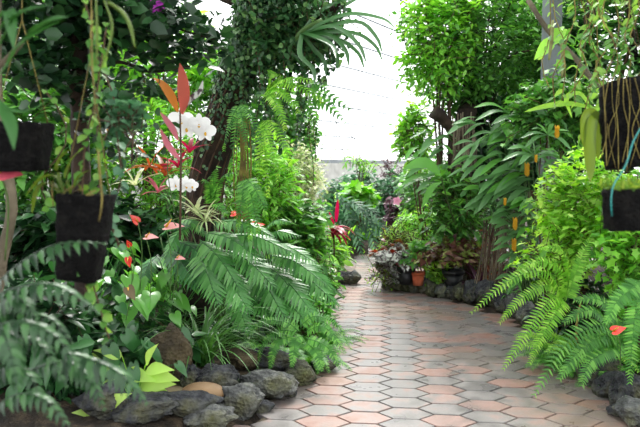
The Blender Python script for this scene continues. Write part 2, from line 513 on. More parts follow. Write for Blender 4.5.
# ---------------------------------------------------------------- the path and the beds
PATH_L = [(-2.4, -2), (-1.55, .6), (-1.15, 1.7), (-.72, 2.7), (-.38, 3.5), (-.13, 4.05), (.03, 4.66), (.06, 5.4), (.0, 6.2), (-.06, 7.0), (-.05, 7.62), (.44, 7.8), (.34, 8.5), (.40, 9.3), (.62, 10.2), (1.1, 10.8), (2.4, 11.2), (4.2, 11.3)]
PATH_R = [(4.2, 9.4), (2.6, 9.3), (1.7, 8.9), (1.05, 8.2), (.78, 7.55), (1.3, 6.9), (1.72, 6.1), (1.84, 5.3), (1.86, 4.2), (1.8, 3.6), (1.72, 2.5), (1.6, .8), (1.6, -2)]
POLY = np.array(PATH_L + PATH_R)
def poly_dist(x, y):
    """signed distance to the path outline, negative inside"""
    x = np.asarray(x, float); y = np.asarray(y, float)
    d = np.full(x.shape, 1e9); inside = np.zeros(x.shape, bool)
    for i in range(len(POLY)):
        a = POLY[i]; b = POLY[(i + 1) % len(POLY)]
        ab = b - a
        t = np.clip(((x - a[0]) * ab[0] + (y - a[1]) * ab[1]) / (ab @ ab), 0, 1)
        d = np.minimum(d, np.hypot(x - a[0] - t * ab[0], y - a[1] - t * ab[1]))
        if a[1] != b[1]:
            c = ((a[1] > y) != (b[1] > y)) & (x < (b[0] - a[0]) * (y - a[1]) / (b[1] - a[1]) + a[0])
            inside ^= c
    return np.where(inside, -d, d)
def gz(x, y):
    d = poly_dist(x, y)
    s = np.clip((d + .02) / .35, 0, 1); s = s * s * (3 - 2 * s)
    far = np.clip((d - .3) / 2.0, 0, 1)
    n = .02 * np.sin(np.asarray(x) * 5.1 + 1) * np.cos(np.asarray(y) * 4.3)
    return -.03 + .13 * s + .22 * far + n * s
def G(x, y): return float(gz(np.array([x]), np.array([y]))[0])

def gp(px, py):
    """where the ray through a pixel meets the ground"""
    ds = np.arange(2.0, 14, .02)
    pts = np.array([P(px, py, q) for q in ds])
    z = gz(pts[:, 0], pts[:, 1])
    k = np.argmax(pts[:, 2] <= np.maximum(z, 0))
    return pts[k]
gx = np.arange(-11, 14.01, .13); gy = np.arange(-3.5, 29.01, .13)
XX, YY = np.meshgrid(gx, gy)
ZZ = gz(XX, YY)
mb = MB()
idx = np.arange(XX.size).reshape(XX.shape)
mb.add(np.stack([XX, YY, ZZ], -1).reshape(-1, 3), [np.stack([idx[:-1, :-1], idx[:-1, 1:], idx[1:, 1:], idx[1:, :-1]], -1).reshape(-1, 4)])
structure(mb.build('ground', M['soil']))

# pavers
PW, PH, ROT = .238, .172, -math.atan(67 / 640)
ux = np.array([math.cos(ROT), math.sin(ROT)]); uy = np.array([-math.sin(ROT), math.cos(ROT)])
mb = MB()
ring = np.array([(-PW / 2 - .045, 0), (-PW / 2 + .045, -PH / 2), (PW / 2 - .045, -PH / 2), (PW / 2 + .045, 0), (PW / 2 - .045, PH / 2), (-PW / 2 + .045, PH / 2)])
cells = []
for i in range(-22, 22):
    for j in range(-16, 75):
        c = ux * ((i + .5) * PW) + uy * ((j + .5 * (i % 2) + .45) * PH)
        cells.append(c)
cells = np.array(cells)
cells = cells[poly_dist(cells[:, 0], cells[:, 1]) < .1]
for c in cells:
    V = []
    tilt = rng.uniform(-.006, .006, 2); dz = rng.uniform(-.0015, .0015)
    for sc, z in ((.965, -.02), (.955, .0), (.935, .004)):
        for q in ring:
            q2 = q * [1 - (1 - sc), 1 - (1 - sc) * 1.35]
            w = c + ux * q2[0] + uy * q2[1]
            V.append((w[0], w[1], z + dz + tilt @ q2))
    side = [[k + r * 6, (k + 1) % 6 + r * 6, (k + 1) % 6 + (r + 1) * 6, k + (r + 1) * 6] for r in range(2) for k in range(6)]
    tone = rng.choice([.25, .37, .5, .62, .74], p=[.28, .22, .16, .2, .14]) + rng.uniform(-.06, .06)
    mb.add(V, [np.array(side), np.array([[12, 13, 14, 15, 16, 17]])], tone)
structure(mb.build('path', M['paver'], smooth=False, attr=True))
mb = MB()
mb.add([(x, y, -.004) for x, y in POLY], [np.arange(len(POLY))[None][:, ::-1]])
o = structure(mb.build('path_joint_bed', M['joint'], smooth=False))

# ---------------------------------------------------------------- greenhouse shell
PHI = R(32)
E0 = np.array([1.0, 22.0]); U2 = np.array([math.sin(PHI), math.cos(PHI)]); N2 = np.array([math.cos(PHI), -math.sin(PHI)])
def hp(a, b, z):   # a along the wall, b inwards
    q = E0 + U2 * a + N2 * b
    return (q[0], q[1], z)
def quad_slab(mb, p, t):
    p = np.array(p, float); n = nrm(np.cross(p[1] - p[0], p[2] - p[0])) * t
    V = np.vstack([p, p + n])
    mb.add(V, [np.array([[0, 3, 2, 1], [4, 5, 6, 7], [0, 1, 5, 4], [1, 2, 6, 5], [2, 3, 7, 6], [3, 0, 4, 7]])])
EAVE, SL, HALF = 1.66, .56, 9.0
A0, A1 = -30, 14
mb = MB(); quad_slab(mb, [hp(A0, 0, -.2), hp(A1, 0, -.2), hp(A1, 0, EAVE - .12), hp(A0, 0, EAVE - .12)], .15); structure(mb.build('wall_left', M['concrete'], smooth=False))
mb = MB(); quad_slab(mb, [hp(A0, -.02, EAVE - .12), hp(A1, -.02, EAVE - .12), hp(A1, -.02, EAVE + .02), hp(A0, -.02, EAVE + .02)], -.14); structure(mb.build('trim_1', M['beam'], smooth=False))
mb = MB(); quad_slab(mb, [hp(A0, 2 * HALF, -.2), hp(A1, 2 * HALF, -.2), hp(A1, 2 * HALF, EAVE), hp(A0, 2 * HALF, EAVE)], .15); structure(mb.build('wall_right', M['concrete'], smooth=False))
mb = MB()
for (b0, z0, b1, z1) in ((0, EAVE, HALF, EAVE + SL * HALF), (HALF, EAVE + SL * HALF, 2 * HALF, EAVE)):
    q = [hp(A0, b0, z0), hp(A1, b0, z0), hp(A1, b1, z1), hp(A0, b1, z1)]
    mb.add(q, [np.array([[0, 1, 2, 3]])])
structure(mb.build('ceiling', M['film'], smooth=False))
for nm, a in (('wall_back', A1), ('wall_front', A0)):
    mb = MB(); mb.add([hp(a, 0, 0), hp(a, 2 * HALF, 0), hp(a, 2 * HALF, EAVE), hp(a, HALF, EAVE + SL * HALF), hp(a, 0, EAVE)], [np.array([[0, 1, 2, 3, 4]])])
    structure(mb.build(nm, M['film'], smooth=False))
mb = MB()
for k in range(1, 15):
    b = .6 * k
    tube(mb, [hp(A0, b, EAVE + SL * b - .02), hp(A1, b, EAVE + SL * b - .02)], .019, 5)
structure(mb.build('trim_2', M['wire']))
mb = MB()
tube(mb, [hp(A0, HALF, EAVE + SL * HALF - .06), hp(A1, HALF, EAVE + SL * HALF - .06)], .05, 8)
structure(mb.build('trim_3', M['beam']))
# hanging cable seen against the roof
mb = MB(); tube(mb, curve([P(313, 45, 7.5), P(322, 80, 7.9), P(336, 122, 8.4), P(356, 140, 8.8)], 20), .006, 5)
tube(mb, curve([P(336, 122, 8.4), P(345, 160, 9.5)], 6), .004, 5)
tag(mb.build('steel_cable', M['wire'], loc=P(313, 45, 7.5)), 'thin grey cable slanting across the white roof beside the drooping straps', 'cable')
# concrete post on the right
mb = MB()
q = P(553, 130, 6.3); w = .06
quad_slab(mb, [(q[0] - w, q[1], 0), (q[0] + w, q[1], 0), (q[0] + w, q[1], 4.3), (q[0] - w, q[1], 4.3)], -.22)
structure(mb.build('trim_4', M['beam'], smooth=False))

# ---------------------------------------------------------------- rocks
ROCKN = [0]
def rock(px, py, d, w, h, dep, label, mat='rock', seed=None, smooth=False, name='rock', group=None, amp=.30, yaw=None):
    """px,py : where its foot centre is seen; w,h,dep metres"""
    ROCKN[0] += 1
    s = seed if seed is not None else ROCKN[0] * 7.31
    g = gp(px, py)
    import bmesh
    bm = bmesh.new(); bmesh.ops.create_icosphere(bm, subdivisions=5 if d < 5.2 else 4, radius=1)
    V = np.array([v.co[:] for v in bm.verts]); F = np.array([[v.index for v in f.verts] for f in bm.faces]); bm.free()
    out = []
    for v in V:
        vv = Vector(v)
        if smooth: k = 1 + .08 * mnoise.noise(vv * 1.2 + Vector((s, 0, 0)))
        else:
            k = 1 + amp * mnoise.noise(vv * 1.3 + Vector((s, 1, 0))) + .2 * mnoise.noise(vv * 2.6 + Vector((s, 3, 0))) - .16 * abs(mnoise.noise(vv * 4.5 + Vector((0, s, 0)))) + .06 * mnoise.noise(vv * 10 + Vector((0, s, 4))) + .02 * mnoise.noise(vv * 22 + Vector((0, s, 4)))
        out.append(v * k)
    V = np.array(out)
    if not smooth:   # broken flats
        r2 = np.random.default_rng(int(s * 10))
        for _ in range(5):
            n = nrm(r2.normal(size=3)); c = r2.uniform(.62, .85)
            dd = V @ n - c
            V = V - np.maximum(dd, 0)[:, None] * n * .85
    V = V * [w / 2, dep / 2, h / 2]
    a = (rng.uniform(-.4, .4) if yaw is None else yaw)
    ca, sa = math.cos(a), math.sin(a)
    V = V @ np.array([[ca, sa, 0], [-sa, ca, 0], [0, 0, 1]])
    z0 = G(g[0], g[1])
    ctr = np.array([g[0], g[1] + dep * .35, max(G(g[0], g[1] + dep * .35), 0) + h * .36])
    m = MB(); m.add(V + ctr, [F])
    o = m.build(name, M[mat], loc=ctr)
    tag(o, label, 'rock', group)
    return o

def gd(py): return CAM_H * FPX / (py - HORIZON)     # ground distance of a pixel row (about)
# left border, near to far
rock(136, 424, 3.4, .40, .13, .26, 'long grey flat-topped rock under the lime leaves at lower left')
rock(182, 421, 3.5, .36, .13, .22, 'grey wedge-shaped rock in front of the two smooth tan stones')
rock(205, 436, 3.3, .32, .13, .22, 'grey rock cut by the bottom edge left of the path', 'rockpale')
rock(160, 403, 3.8, .27, .09, .16, 'flat smooth olive brown stone beneath the lime green leaves', 'cobbleolive', smooth=True, name='cobblestone', yaw=.1)
rock(201, 405, 3.8, .26, .11, .16, 'flat smooth tan stone, the warmest coloured in the border', 'cobble', smooth=True, name='cobblestone', yaw=-.1)
rock(238, 422, 3.5, .29, .19, .22, 'grey angular rock with a pale flat top beside the path corner', 'rockpale')
rock(214, 396, 4.0, .29, .18, .24, 'dark grey blocky rock behind the tan stone under the grass')
rock(266, 404, 3.9, .42, .18, .28, 'largest grey rounded boulder between grass clump and path', 'rockpale', amp=.2)
rock(299, 388, 4.2, .25, .17, .24, 'round mossy rock under the small fern at the path edge', 'rockmoss')
rock(268, 374, 4.7, .40, .16, .3, 'broad dark boulder in shade behind the sword ferns', 'rock', amp=.2)
rock(324, 374, 4.6, .2, .14, .2, 'dark rock hidden under the fern fronds at the path edge')
rock(167, 392, 4.0, .27, .42, .26, 'tall upright brown boulder between lime leaves and grass clump', 'rockbrown', amp=.12, yaw=.5)
rock(240, 372, 4.4, .26, .16, .26, 'brown-grey boulder half covered by the arching grass blades', 'rockbrown', amp=.2)
rock(98, 420, 3.4, .3, .2, .26, 'dark rock behind the grey-green holly fern tips')
rock(262, 414, 3.7, .13, .08, .1, 'small dark stone between the boulder and pale-topped rock')
rock(290, 398, 4.0, .10, .06, .08, 'pebble lying in the brown soil by the boulder')
rock(188, 392, 4.1, .16, .18, .16, 'small dark rock in the gap between the tall boulder and the blocky rock')
# left, at the bend
rock(354, 285, 7.78, .20, .19, .2, 'dark rock at the tip of the left bed at the bend', 'rockpale')
rock(345, 285, 7.80, .20, .19, .2, 'grey stone second from the tip of the left bed', 'rock')
rock(335, 286, 7.75, .20, .19, .2, 'dark stone under the purple leaf at the bend', 'rock')
rock(325, 288, 7.6, .20, .19, .2, 'low stone where ferns meet the far left border', 'rock')
# right border, far to near
far_right = [(389, 292, .17, .17, 'rock', 'dark rock at the far end of the right border, under pale trailing leaves'),
 (398, 293, .16, .17, 'rockmoss', 'mossy rock below the silver begonia pot'),
 (407, 294, .17, .18, 'rockmoss', 'olive rounded rock below the black pot with pink flowers'),
 (416, 295, .16, .17, 'rockpale', 'grey rock directly below the terracotta pot'),
 (425, 296, .16, .16, 'rock', 'pitted rock just right of the terracotta pot'),
 (434, 298, .17, .16, 'rockmoss', 'mossy rock below the pale green leaves left of the black pot'),
 (443, 300, .16, .15, 'rock', 'dark rock in front of the left side of the large black pot'),
 (453, 302, .18, .15, 'rock', 'rounded charcoal rock in front of the large black pot'),
 (463, 304, .16, .18, 'rockmoss', 'upright grey-brown rock just right of the large black pot'),
 (474, 307, .2, .22, 'rock', 'tall dark lava rock right of the black pot'),
 (486, 310, .2, .27, 'rock', 'biggest peaked lava rock of the right border'),
 (498, 312, .16, .16, 'rock', 'low grey rock next to the peaked lava rock'),
 (507, 316, .17, .17, 'rock', 'dark rock behind the first bright fern tip'),
 (518, 320, .18, .22, 'rock', 'blocky grey rock under the bright drooping frond'),
 (529, 327, .18, .2, 'rock', 'charcoal rock crossed by two bright fronds'),
 (540, 333, .18, .18, 'rock', 'rough rock where the right border turns towards the viewer'),
 (553, 345, .24, .24, 'rock', 'black porous rock seen between the fern fronds'),
 (568, 353, .22, .2, 'rock', 'shaded rock deep under the right ferns')]
for px, py, w, h, mt, lb in far_right:
    rock(px, py - 1, gd(py), w * 1.08, h * 1.15, .26, lb, 'rockpale' if mt == 'rock' and px % 3 else mt)
rock(604, 390, 4.15, .28, .27, .3, 'dark grey rock at the front right under the small fern', 'rock')
rock(618, 402, 3.95, .2, .2, .26, 'narrow cracked rock second from the right edge', 'rock')
rock(633, 412, 3.78, .22, .24, .28, 'large dark rock at the right edge above the corner', 'rock')
rock(640, 428, 3.5, .2, .16, .26, 'grey rock in the bottom right corner', 'rockpale')
rock(618, 418, 3.72, .1, .08, .1, 'little stone against the path at lower right', 'rock')
rock(588, 376, 4.4, .22, .2, .22, 'dark rock in the shade below the big fern frond', 'rock')

# ---------------------------------------------------------------- plant builders
TIN, OV, RO, LA = leaf_tpl('tiny'), leaf_tpl('oval'), leaf_tpl('round'), leaf_tpl('lance')
PIN, LOB = leaf_tpl('pinna', fold=.2, droop=.1), leaf_tpl('lobe', fold=.2, droop=.25)
BIG, BLA, HEA, ARR, STAR = leaf_tpl('big'), leaf_tpl('biglance', droop=.3), leaf_tpl('heart', droop=.22), leaf_tpl('arrow', droop=.2), leaf_tpl('star')
def box3(px0, py0, px1, py1, d, dd):
    """centre and radii of the ellipsoid seen in that box at distance d"""
    a = P((px0 + px1) / 2, (py0 + py1) / 2, d)
    return a, np.array([(px1 - px0) / 2 / FPX * d, dd, (py1 - py0) / 2 / FPX * d])

def shrub(name, label, cat, box, d, dd, mat, n, size, tpl=OV, foot=None, stems=7, per=8, twig=.3, hang=.2, group=None, stem='wood', shell=.5, rstem=.012, sizevar=.3, parts=None, ups=(0, 0, 1)):
    c, r = box3(*box, d, dd)
    fx, fy = (c[0], c[1]) if foot is None else foot[:2]
    base = np.array([fx, fy, foot[2] if foot is not None and len(foot) == 3 else G(fx, fy)])
    t = thing(name, label, cat, base, group)
    nt = max(6, n // per)
    u = rand_dirs(nt); rad = rng.uniform(shell, 1, nt) ** .6
    nv = np.array([1 + .35 * mnoise.noise(Vector(q) * 2.2 + Vector((c[0], d, n))) for q in u])
    tips = c + u * r * (rad * nv)[:, None]
    tips[:, 2] = np.maximum(tips[:, 2], base[2] + .04)
    mid = c + (tips - c) * .35 - np.array([0, 0, .25]) * r
    F = MB()
    td = nrm(tips - c + rng.normal(size=(nt, 3)) * .5 * r.mean())
    L = twig * rng.uniform(.6, 1.2, nt)
    k = np.linspace(-1, .15, per)
    org = (tips[:, None, :] + td[:, None, :] * (k[None, :, None] * L[:, None, None]))
    # arch of each twig under its weight
    org[:, :, 2] -= (hang * L[:, None] * ((k[None] + 1) ** 2)) * .5
    side = nrm(np.cross(td, [0, 0, 1.0]) + 1e-4)
    sg = np.where(np.arange(per) % 2 == 0, 1, -1)[None, :, None]
    dirs = side[:, None, :] * sg + td[:, None, :] * .7 + rng.normal(size=(nt, per, 3)) * .35 - np.array([0, 0, hang])
    upv = np.array(ups) + rng.normal(size=(nt * per, 3)) * .35
    sz = size * rng.uniform(1 - sizevar, 1 + sizevar, nt * per)
    place(F, tpl, org.reshape(-1, 3), dirs.reshape(-1, 3), upv, sz)
    F.build('foliage', M[mat], t)
    S = MB()
    sel = rng.choice(nt, min(stems, nt), replace=False)
    for i in sel:
        p = curve([base + rng.uniform(-.08, .08, 3) * [1, 1, 0], (base + mid[i]) / 2 + rng.uniform(-.06, .06, 3), mid[i], tips[i]], 12)
        tube(S, p, [rstem, rstem * .7, rstem * .3], 5)
    tw = rng.choice(nt, min(nt, 110), replace=False)
    for i in tw:
        tube(S, np.array([org[i, 0], org[i, per // 2], org[i, -1]]), .0025 * max(1, d / 5), 3, cap=False)
    S.build('stem', M[stem], t)
    return t

def fern(label, px, py, d, n, L, mat, e0=1.1, e1=-.7, plen=.07, np_=26, az=(0, 2 * math.pi), tpl=PIN, name='sword_fern', h=None, group=None, prof='sword', cat='fern', sweep=.15, droop=.1, rachis=.003, hang=False, jit=.1):
    g = P(px, py, d)
    if not hang and h is None: g[2] = G(g[0], g[1]) + .02
    t = thing(name, label, cat, g, group)
    for i in range(n):
        a = az[0] + (az[1] - az[0]) * (i + rng.uniform(.2, .8)) / n
        l = L * rng.uniform(.7, 1.12)
        ee = e0 + rng.uniform(-.3, .25)
        pts = arch(g + np.array([math.cos(a), math.sin(a), 0]) * .02, a, ee, e1 + rng.uniform(-.3, .3), l, 9, rng.uniform(-.2, .2))
        F = MB(); frond(F, pts, np_, plen, tpl, prof, sweep, droop, rachis, start=.1, jit=jit)
        F.build('frond', M[mat], t)
    return t

def pathfrond(t, pts, n, plen, mat, tpl=PIN, prof='sword', sweep=.15, droop=.1, rachis=.003, flip=0, part='frond', start=.05):
    F = MB(); frond(F, pts, n, plen, tpl, prof, sweep, droop, rachis, start=start, flip=flip)
    return F.build(part, M[mat], t)

def leafy(name, label, cat, px, py, d, n, size, mat, tpl=HEA, stalk=.3, spread=.35, az=(0, 2 * math.pi), elev=(.5, 1.35), tip=-.35, group=None, part='leaf', ground=True, lw=.004, face=None, e_drop=.9, sv=.3):
    """stalked broad-leaved plant; every leaf its own part"""
    g = P(px, py, d)
    if ground: g[2] = G(g[0], g[1])
    t = thing(name, label, cat, g, group)
    for i in range(n):
        a = az[0] + (az[1] - az[0]) * rng.uniform(0, 1)
        e = rng.uniform(*elev)
        l = stalk * rng.uniform(.6, 1.15)
        pts = arch(g + rng.uniform(-.03, .03, 3) * [1, 1, .3], a, min(e + .25, 1.5), e - e_drop * .5, l, 7)
        F = MB(); tube(F, pts, [lw, lw * .7], 5, cap=False)
        dr = np.array([math.cos(a) * math.cos(tip), math.sin(a) * math.cos(tip), math.sin(tip) * rng.uniform(.4, 1.9)])
        up = np.array([0, 0, 1.0]) + rng.normal(size=3) * .3 + (np.array(face) if face is not None else 0)
        place(F, tpl, pts[-1], dr, up, size * rng.uniform(1 - sv, 1 + sv))
        F.build(part, M[mat], t)
    return t

def rosette(name, label, cat, px, py, d, n, L, W, mat, e=(.2, 1.3), e1=-.5, az=(0, 2 * math.pi), ground=True, part='leaf', z=None, group=None, fold=.3, prof=None, merge=False, stemh=0, g=None):
    if g is None:
        g = P(px, py, d)
        if ground: g[2] = G(g[0], g[1])
    t = thing(name, label, cat, g, group)
    top = np.array(g) + [0, 0, stemh]
    if stemh:
        S = MB(); tube(S, curve([g, (g + top) / 2 + rng.uniform(-.02, .02, 3), top], 8), .012, 6); S.build('stem', M['wood'], t)
    F = MB()
    for i in range(n):
        a = az[0] + (az[1] - az[0]) * (i * .618 % 1) + rng.uniform(-.1, .1)
        ee = rng.uniform(*e)
        pts = arch(top + [0, 0, rng.uniform(-.5, .2) * stemh * .4], a, ee + .15, ee + (e1 - .3) * rng.uniform(.6, 1.2), L * rng.uniform(.7, 1.1), 9)
        ribbon(F, pts, W * rng.uniform(.8, 1.15), fold=fold, prof=prof)
        if not merge:
            F.build(part, M[mat], t); F = MB()
    if merge: F.build(part, M[mat], t)
    return t

def lathe(mb, c, prof, sides=28):
    a = np.arange(sides) * 2 * math.pi / sides
    V = np.array([[c[0] + r * math.cos(x), c[1] + r * math.sin(x), c[2] + z] for r, z in prof for x in a])
    idx = np.arange(len(V)).reshape(len(prof), sides); nx = np.roll(idx, -1, 1)
    mb.add(V, [np.stack([idx[:-1], nx[:-1], nx[1:], idx[1:]], -1).reshape(-1, 4), idx[0][::-1][None]])

def pot(t, c, r, h, mat, rim=True):
    m = MB()
    lathe(m, c, [(r * .72, 0), (r * .95, h * .8), (r * .95, h * .8), (r * 1.06, h * .8), (r * 1.08, h), (r * .98, h), (r * .95, h * .9)] if rim else [(r * .8, 0), (r, h), (r * .94, h), (r * .92, h * .9)])
    p = m.build('pot', M[mat], t)
    m = MB(); lathe(m, (c[0], c[1], c[2] + h * .86), [(r * .93, 0), (r * .5, .008), (.001, .012)]); m.build('soil', M['soil'], t)
    return p

# ---------------------------------------------------------------- far background beyond the bend
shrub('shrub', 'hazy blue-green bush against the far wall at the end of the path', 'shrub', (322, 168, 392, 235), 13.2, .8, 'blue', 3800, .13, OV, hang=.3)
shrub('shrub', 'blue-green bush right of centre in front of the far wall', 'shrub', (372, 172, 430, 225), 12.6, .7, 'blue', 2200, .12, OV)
shrub('shrub', 'dark bush with purple leaves beneath the wall right of centre', 'shrub', (382, 196, 424, 245), 11.6, .5, 'purple', 1300, .12, OV)
shrub('shrub', 'thin purplish twiggy shrub standing above the far hedge', 'shrub', (378, 152, 408, 185), 12.9, .3, 'purple', 260, .07, TIN)
shrub('shrub', 'fresh green sapling poking above the grey eave beam', 'shrub', (342, 148, 380, 176), 12.0, .3, 'fresh', 160, .13, LA)
shrub('shrub', 'bright yellow-green bush with hand-like leaves in the far centre', 'shrub', (336, 182, 376, 210), 11.2, .4, 'fresh', 420, .17, STAR)
shrub('shrub', 'low bright green bush on the inner curve at the path end', 'shrub', (354, 222, 396, 256), 11.7, .4, 'fresh', 1000, .12, OV)
shrub('shrub', 'green mound at far left of the path end', 'shrub', (314, 222, 358, 258), 11.0, .5, 'mid', 1300, .12, OV)
shrub('shrub', 'tall green bush to the right of the far hedge behind the potted plants', 'shrub', (396, 150, 470, 235), 10.6, .7, 'mid', 2400, .12, OV)
shrub('shrub', 'dark green bush closing the far right bed', 'shrub', (440, 120, 540, 240), 10.4, .7, 'deep', 3600, .13, OV)
def big_leaf(t, pts, w, mat, part='leaf', fold=.2, prof=None):
    F = MB(); ribbon(F, curve(pts, 14), w, up=(0, -.9, .4), fold=fold, prof=prof, edge_wave=0); return F.build(part, M[mat], t)
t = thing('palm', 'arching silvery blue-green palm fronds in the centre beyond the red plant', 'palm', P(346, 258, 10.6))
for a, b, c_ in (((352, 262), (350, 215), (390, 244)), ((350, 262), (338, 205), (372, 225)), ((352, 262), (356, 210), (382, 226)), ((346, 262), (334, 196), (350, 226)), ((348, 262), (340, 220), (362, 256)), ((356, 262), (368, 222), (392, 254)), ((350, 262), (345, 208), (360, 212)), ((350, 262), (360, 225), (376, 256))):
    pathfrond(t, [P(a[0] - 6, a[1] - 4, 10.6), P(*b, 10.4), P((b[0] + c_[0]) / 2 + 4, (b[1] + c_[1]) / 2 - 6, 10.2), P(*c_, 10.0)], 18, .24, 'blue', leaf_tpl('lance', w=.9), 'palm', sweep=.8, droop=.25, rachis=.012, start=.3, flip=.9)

# ---------------------------------------------------------------- left side, distance
def tree(label, box, d, dd, mat, n, size, foot, tpl=OV, name='tree', **k):
    return shrub(name, label, 'tree', box, d, dd, mat, n, size, tpl, foot=foot, rstem=.03, **k)
tree('loose bright green tree at the upper left, farthest back', (-30, -20, 130, 130), 8.2, .9, 'mid', 3000, .15, (-3.4, 8.2))
tree('bright green tree behind the orchids with white gaps between its leaves', (90, 0, 235, 120), 7.6, .8, 'fresh', 2300, .13, (-2.0, 7.6))
tree('mid green tree behind the ivy-clad trunk', (190, 30, 300, 170), 8.4, .7, 'mid', 2600, .13, (-1.2, 8.4))
shrub('shrub', 'bright green bush behind the orchid stems', 'shrub', (90, 90, 215, 215), 6.6, .6, 'fresh', 2300, .12, LA)
shrub('shrub', 'fresh green bush filling between the low orchids and the trunk foot', 'shrub', (150, 150, 235, 262), 5.9, .3, 'mid', 1300, .11, LA)
shrub('shrub', 'mid green bush behind the hanging pots', 'shrub', (-20, 70, 110, 230), 6.4, .6, 'mid', 2400, .14, OV)
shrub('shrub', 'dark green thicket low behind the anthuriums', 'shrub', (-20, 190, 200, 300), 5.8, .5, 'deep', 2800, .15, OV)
shrub('shrub', 'green bush with pointed leaves right of the ivy-clad trunk', 'shrub', (225, 130, 300, 240), 6.6, .5, 'fresh', 2200, .12, LA)
shrub('shrub', 'cream and green speckled shrub under the roof edge', 'shrub', (262, 142, 326, 215), 8.0, .6, 'cream', 3600, .065, OV)
shrub('shrub', 'bushy green shrub top reaching into the white roof left of centre', 'shrub', (256, 108, 318, 165), 8.6, .5, 'mid', 1500, .11, OV)
shrub('shrub', 'leafy green shrub below the cream shrub', 'shrub', (262, 195, 330, 262), 7.0, .5, 'mid', 2400, .11, OV)
shrub('shrub', 'fresh green bush spilling beside the red plant', 'shrub', (322, 234, 346, 268), 8.8, .45, 'fresh', 1600, .11, LA)
shrub('shrub', 'green bush with broad leaves above the far left ferns', 'shrub', (278, 215, 322, 285), 6.7, .4, 'fern', 1200, .12, BIG)
shrub('shrub', 'variegated white and green low shrub at the bend', 'shrub', (290, 248, 330, 284), 6.7, .3, 'cream', 450, .1, OV)
shrub('shrub', 'dark green filler bush under the cut-leaved philodendrons', 'shrub', (170, 250, 325, 350), 5.6, .35, 'dark', 2600, .12, OV)
for q in [(318, 262, 7.6, 'small purple-leaved plant near the stones at the bend'), (326, 272, 7.55, 'low purple plant whose leaf hangs over the far left stones')]:
    rosette('cordyline', q[3], 'plant', q[0], q[1] + 12, q[2], 9, .28, .06, 'purple')
t = rosette('cordyline', 'dark red cordyline glowing in the centre beyond the ferns', 'plant', 333, 262, 8.1, 26, .30, .055, 'red', e=(-.1, .9), e1=-.9, stemh=.58)
for tip, bse, w in (((338, 199), (336, 222), .05), ((329, 212), (334, 224), .035)):
    big_leaf(t, [P(*bse, 8.1), P(*tip, 8.0)], w, 'red')
for px, py, sz, lb in ((300, 175, .13, 'stalked green plant with large soft leaves left of the cream shrub'), (285, 205, .16, 'tall broad-leaved green plant in the middle of the left bank'), (268, 185, .15, 'broad-leaved plant beside the hanging ferns'), (296, 235, .15, 'round-leaved green plant above the philodendrons'), (300, 240, .13, 'pale round-leaved plant next to the red cordyline')):
    leafy('leafy_plant', lb, 'plant', px, py + 60, 6.4, 18, sz, 'fresh', BIG, stalk=.55, elev=(.8, 1.45), face=(0, -.8, .1))

# ---------------------------------------------------------------- trunk with creeper
tp = [P(196, 300, 4.9), P(203, 215, 4.9), P(210, 165, 4.85), P(222, 125, 4.8), P(236, 80, 4.75), P(250, 45, 4.7), P(268, 5, 4.6), P(282, -40, 4.5)]
tp[0][2] = G(tp[0][0], tp[0][1]) - .05
tc_ = curve(tp, 40)
m = MB(); tube(m, tc_ + rng.normal(size=(40, 3)) * .006, [.15, .12, .115, .13, .125, .12, .11], 18, rough=.10)
t = thing('leaning_tree', 'thick dark leaning tree trunk left of centre', 'tree', tp[0])
m.build('trunk', M['bark'], t)
br = curve([tc_[32], P(285, 30, 4.55), P(318, 18, 4.5), P(345, 0, 4.4)], 14)
m = MB(); tube(m, br, [.06, .04, .02], 9, rough=.08); m.build('branch', M['bark'], t)
m = MB(); tube(m, curve([tc_[34], P(245, 5, 4.8), P(205, -10, 4.9)], 12), [.06, .045, .03], 9, rough=.08); m.build('branch', M['bark'], t)
# creeper on the trunk
F = MB(); S = MB()
T_ = tangents(tc_)
N_ = 6500
k = np.clip(39 - np.abs(rng.normal(0, 7.5, N_)), 12, 39).astype(int)
fr = rng.uniform(0, 1, N_)[:, None]
base = tc_[k] * (1 - fr) + tc_[np.minimum(k + 1, 39)] * fr
ang = rng.uniform(0, 2 * math.pi, N_)
out = np.stack([np.cos(ang), np.sin(ang), np.zeros(N_)], 1)
thick = .125 + .13 * np.clip((k - 24) / 12, 0, 1) * rng.uniform(0, 1, N_) ** .6
org = base + out * thick[:, None] * np.where(out[:, 0:1] > 0, 1.15, 1.0)
org[:, 2] -= rng.uniform(0, .05, N_)
place(F, TIN, org, out * .4 + rng.normal(size=(N_, 3)) * .4 - [0, 0, .8], out + rng.normal(size=(N_, 3)) * .3, rng.uniform(.028, .048, N_))
place(F, RO, org[:1800] + out[:1800] * .02, out[:1800] * .4 + rng.normal(size=(1800, 3)) * .4 - [0, 0, .8], out[:1800], rng.uniform(.025, .04, 1800))
t = thing('climbing_fig', 'dense small-leaved creeper wrapped round the leaning trunk', 'vine', tp[1])
F.build('foliage', M['ivy'], t)
for j in range(14):
    a0 = j * .45
    kk = np.arange(8, 39)
    p = tc_[kk] + np.stack([np.cos(a0 + kk * .07), np.sin(a0 + kk * .07), 0 * kk], 1) * .135
    tube(S, p, .006, 4, cap=False)
S.build('stem', M['wood'], t)

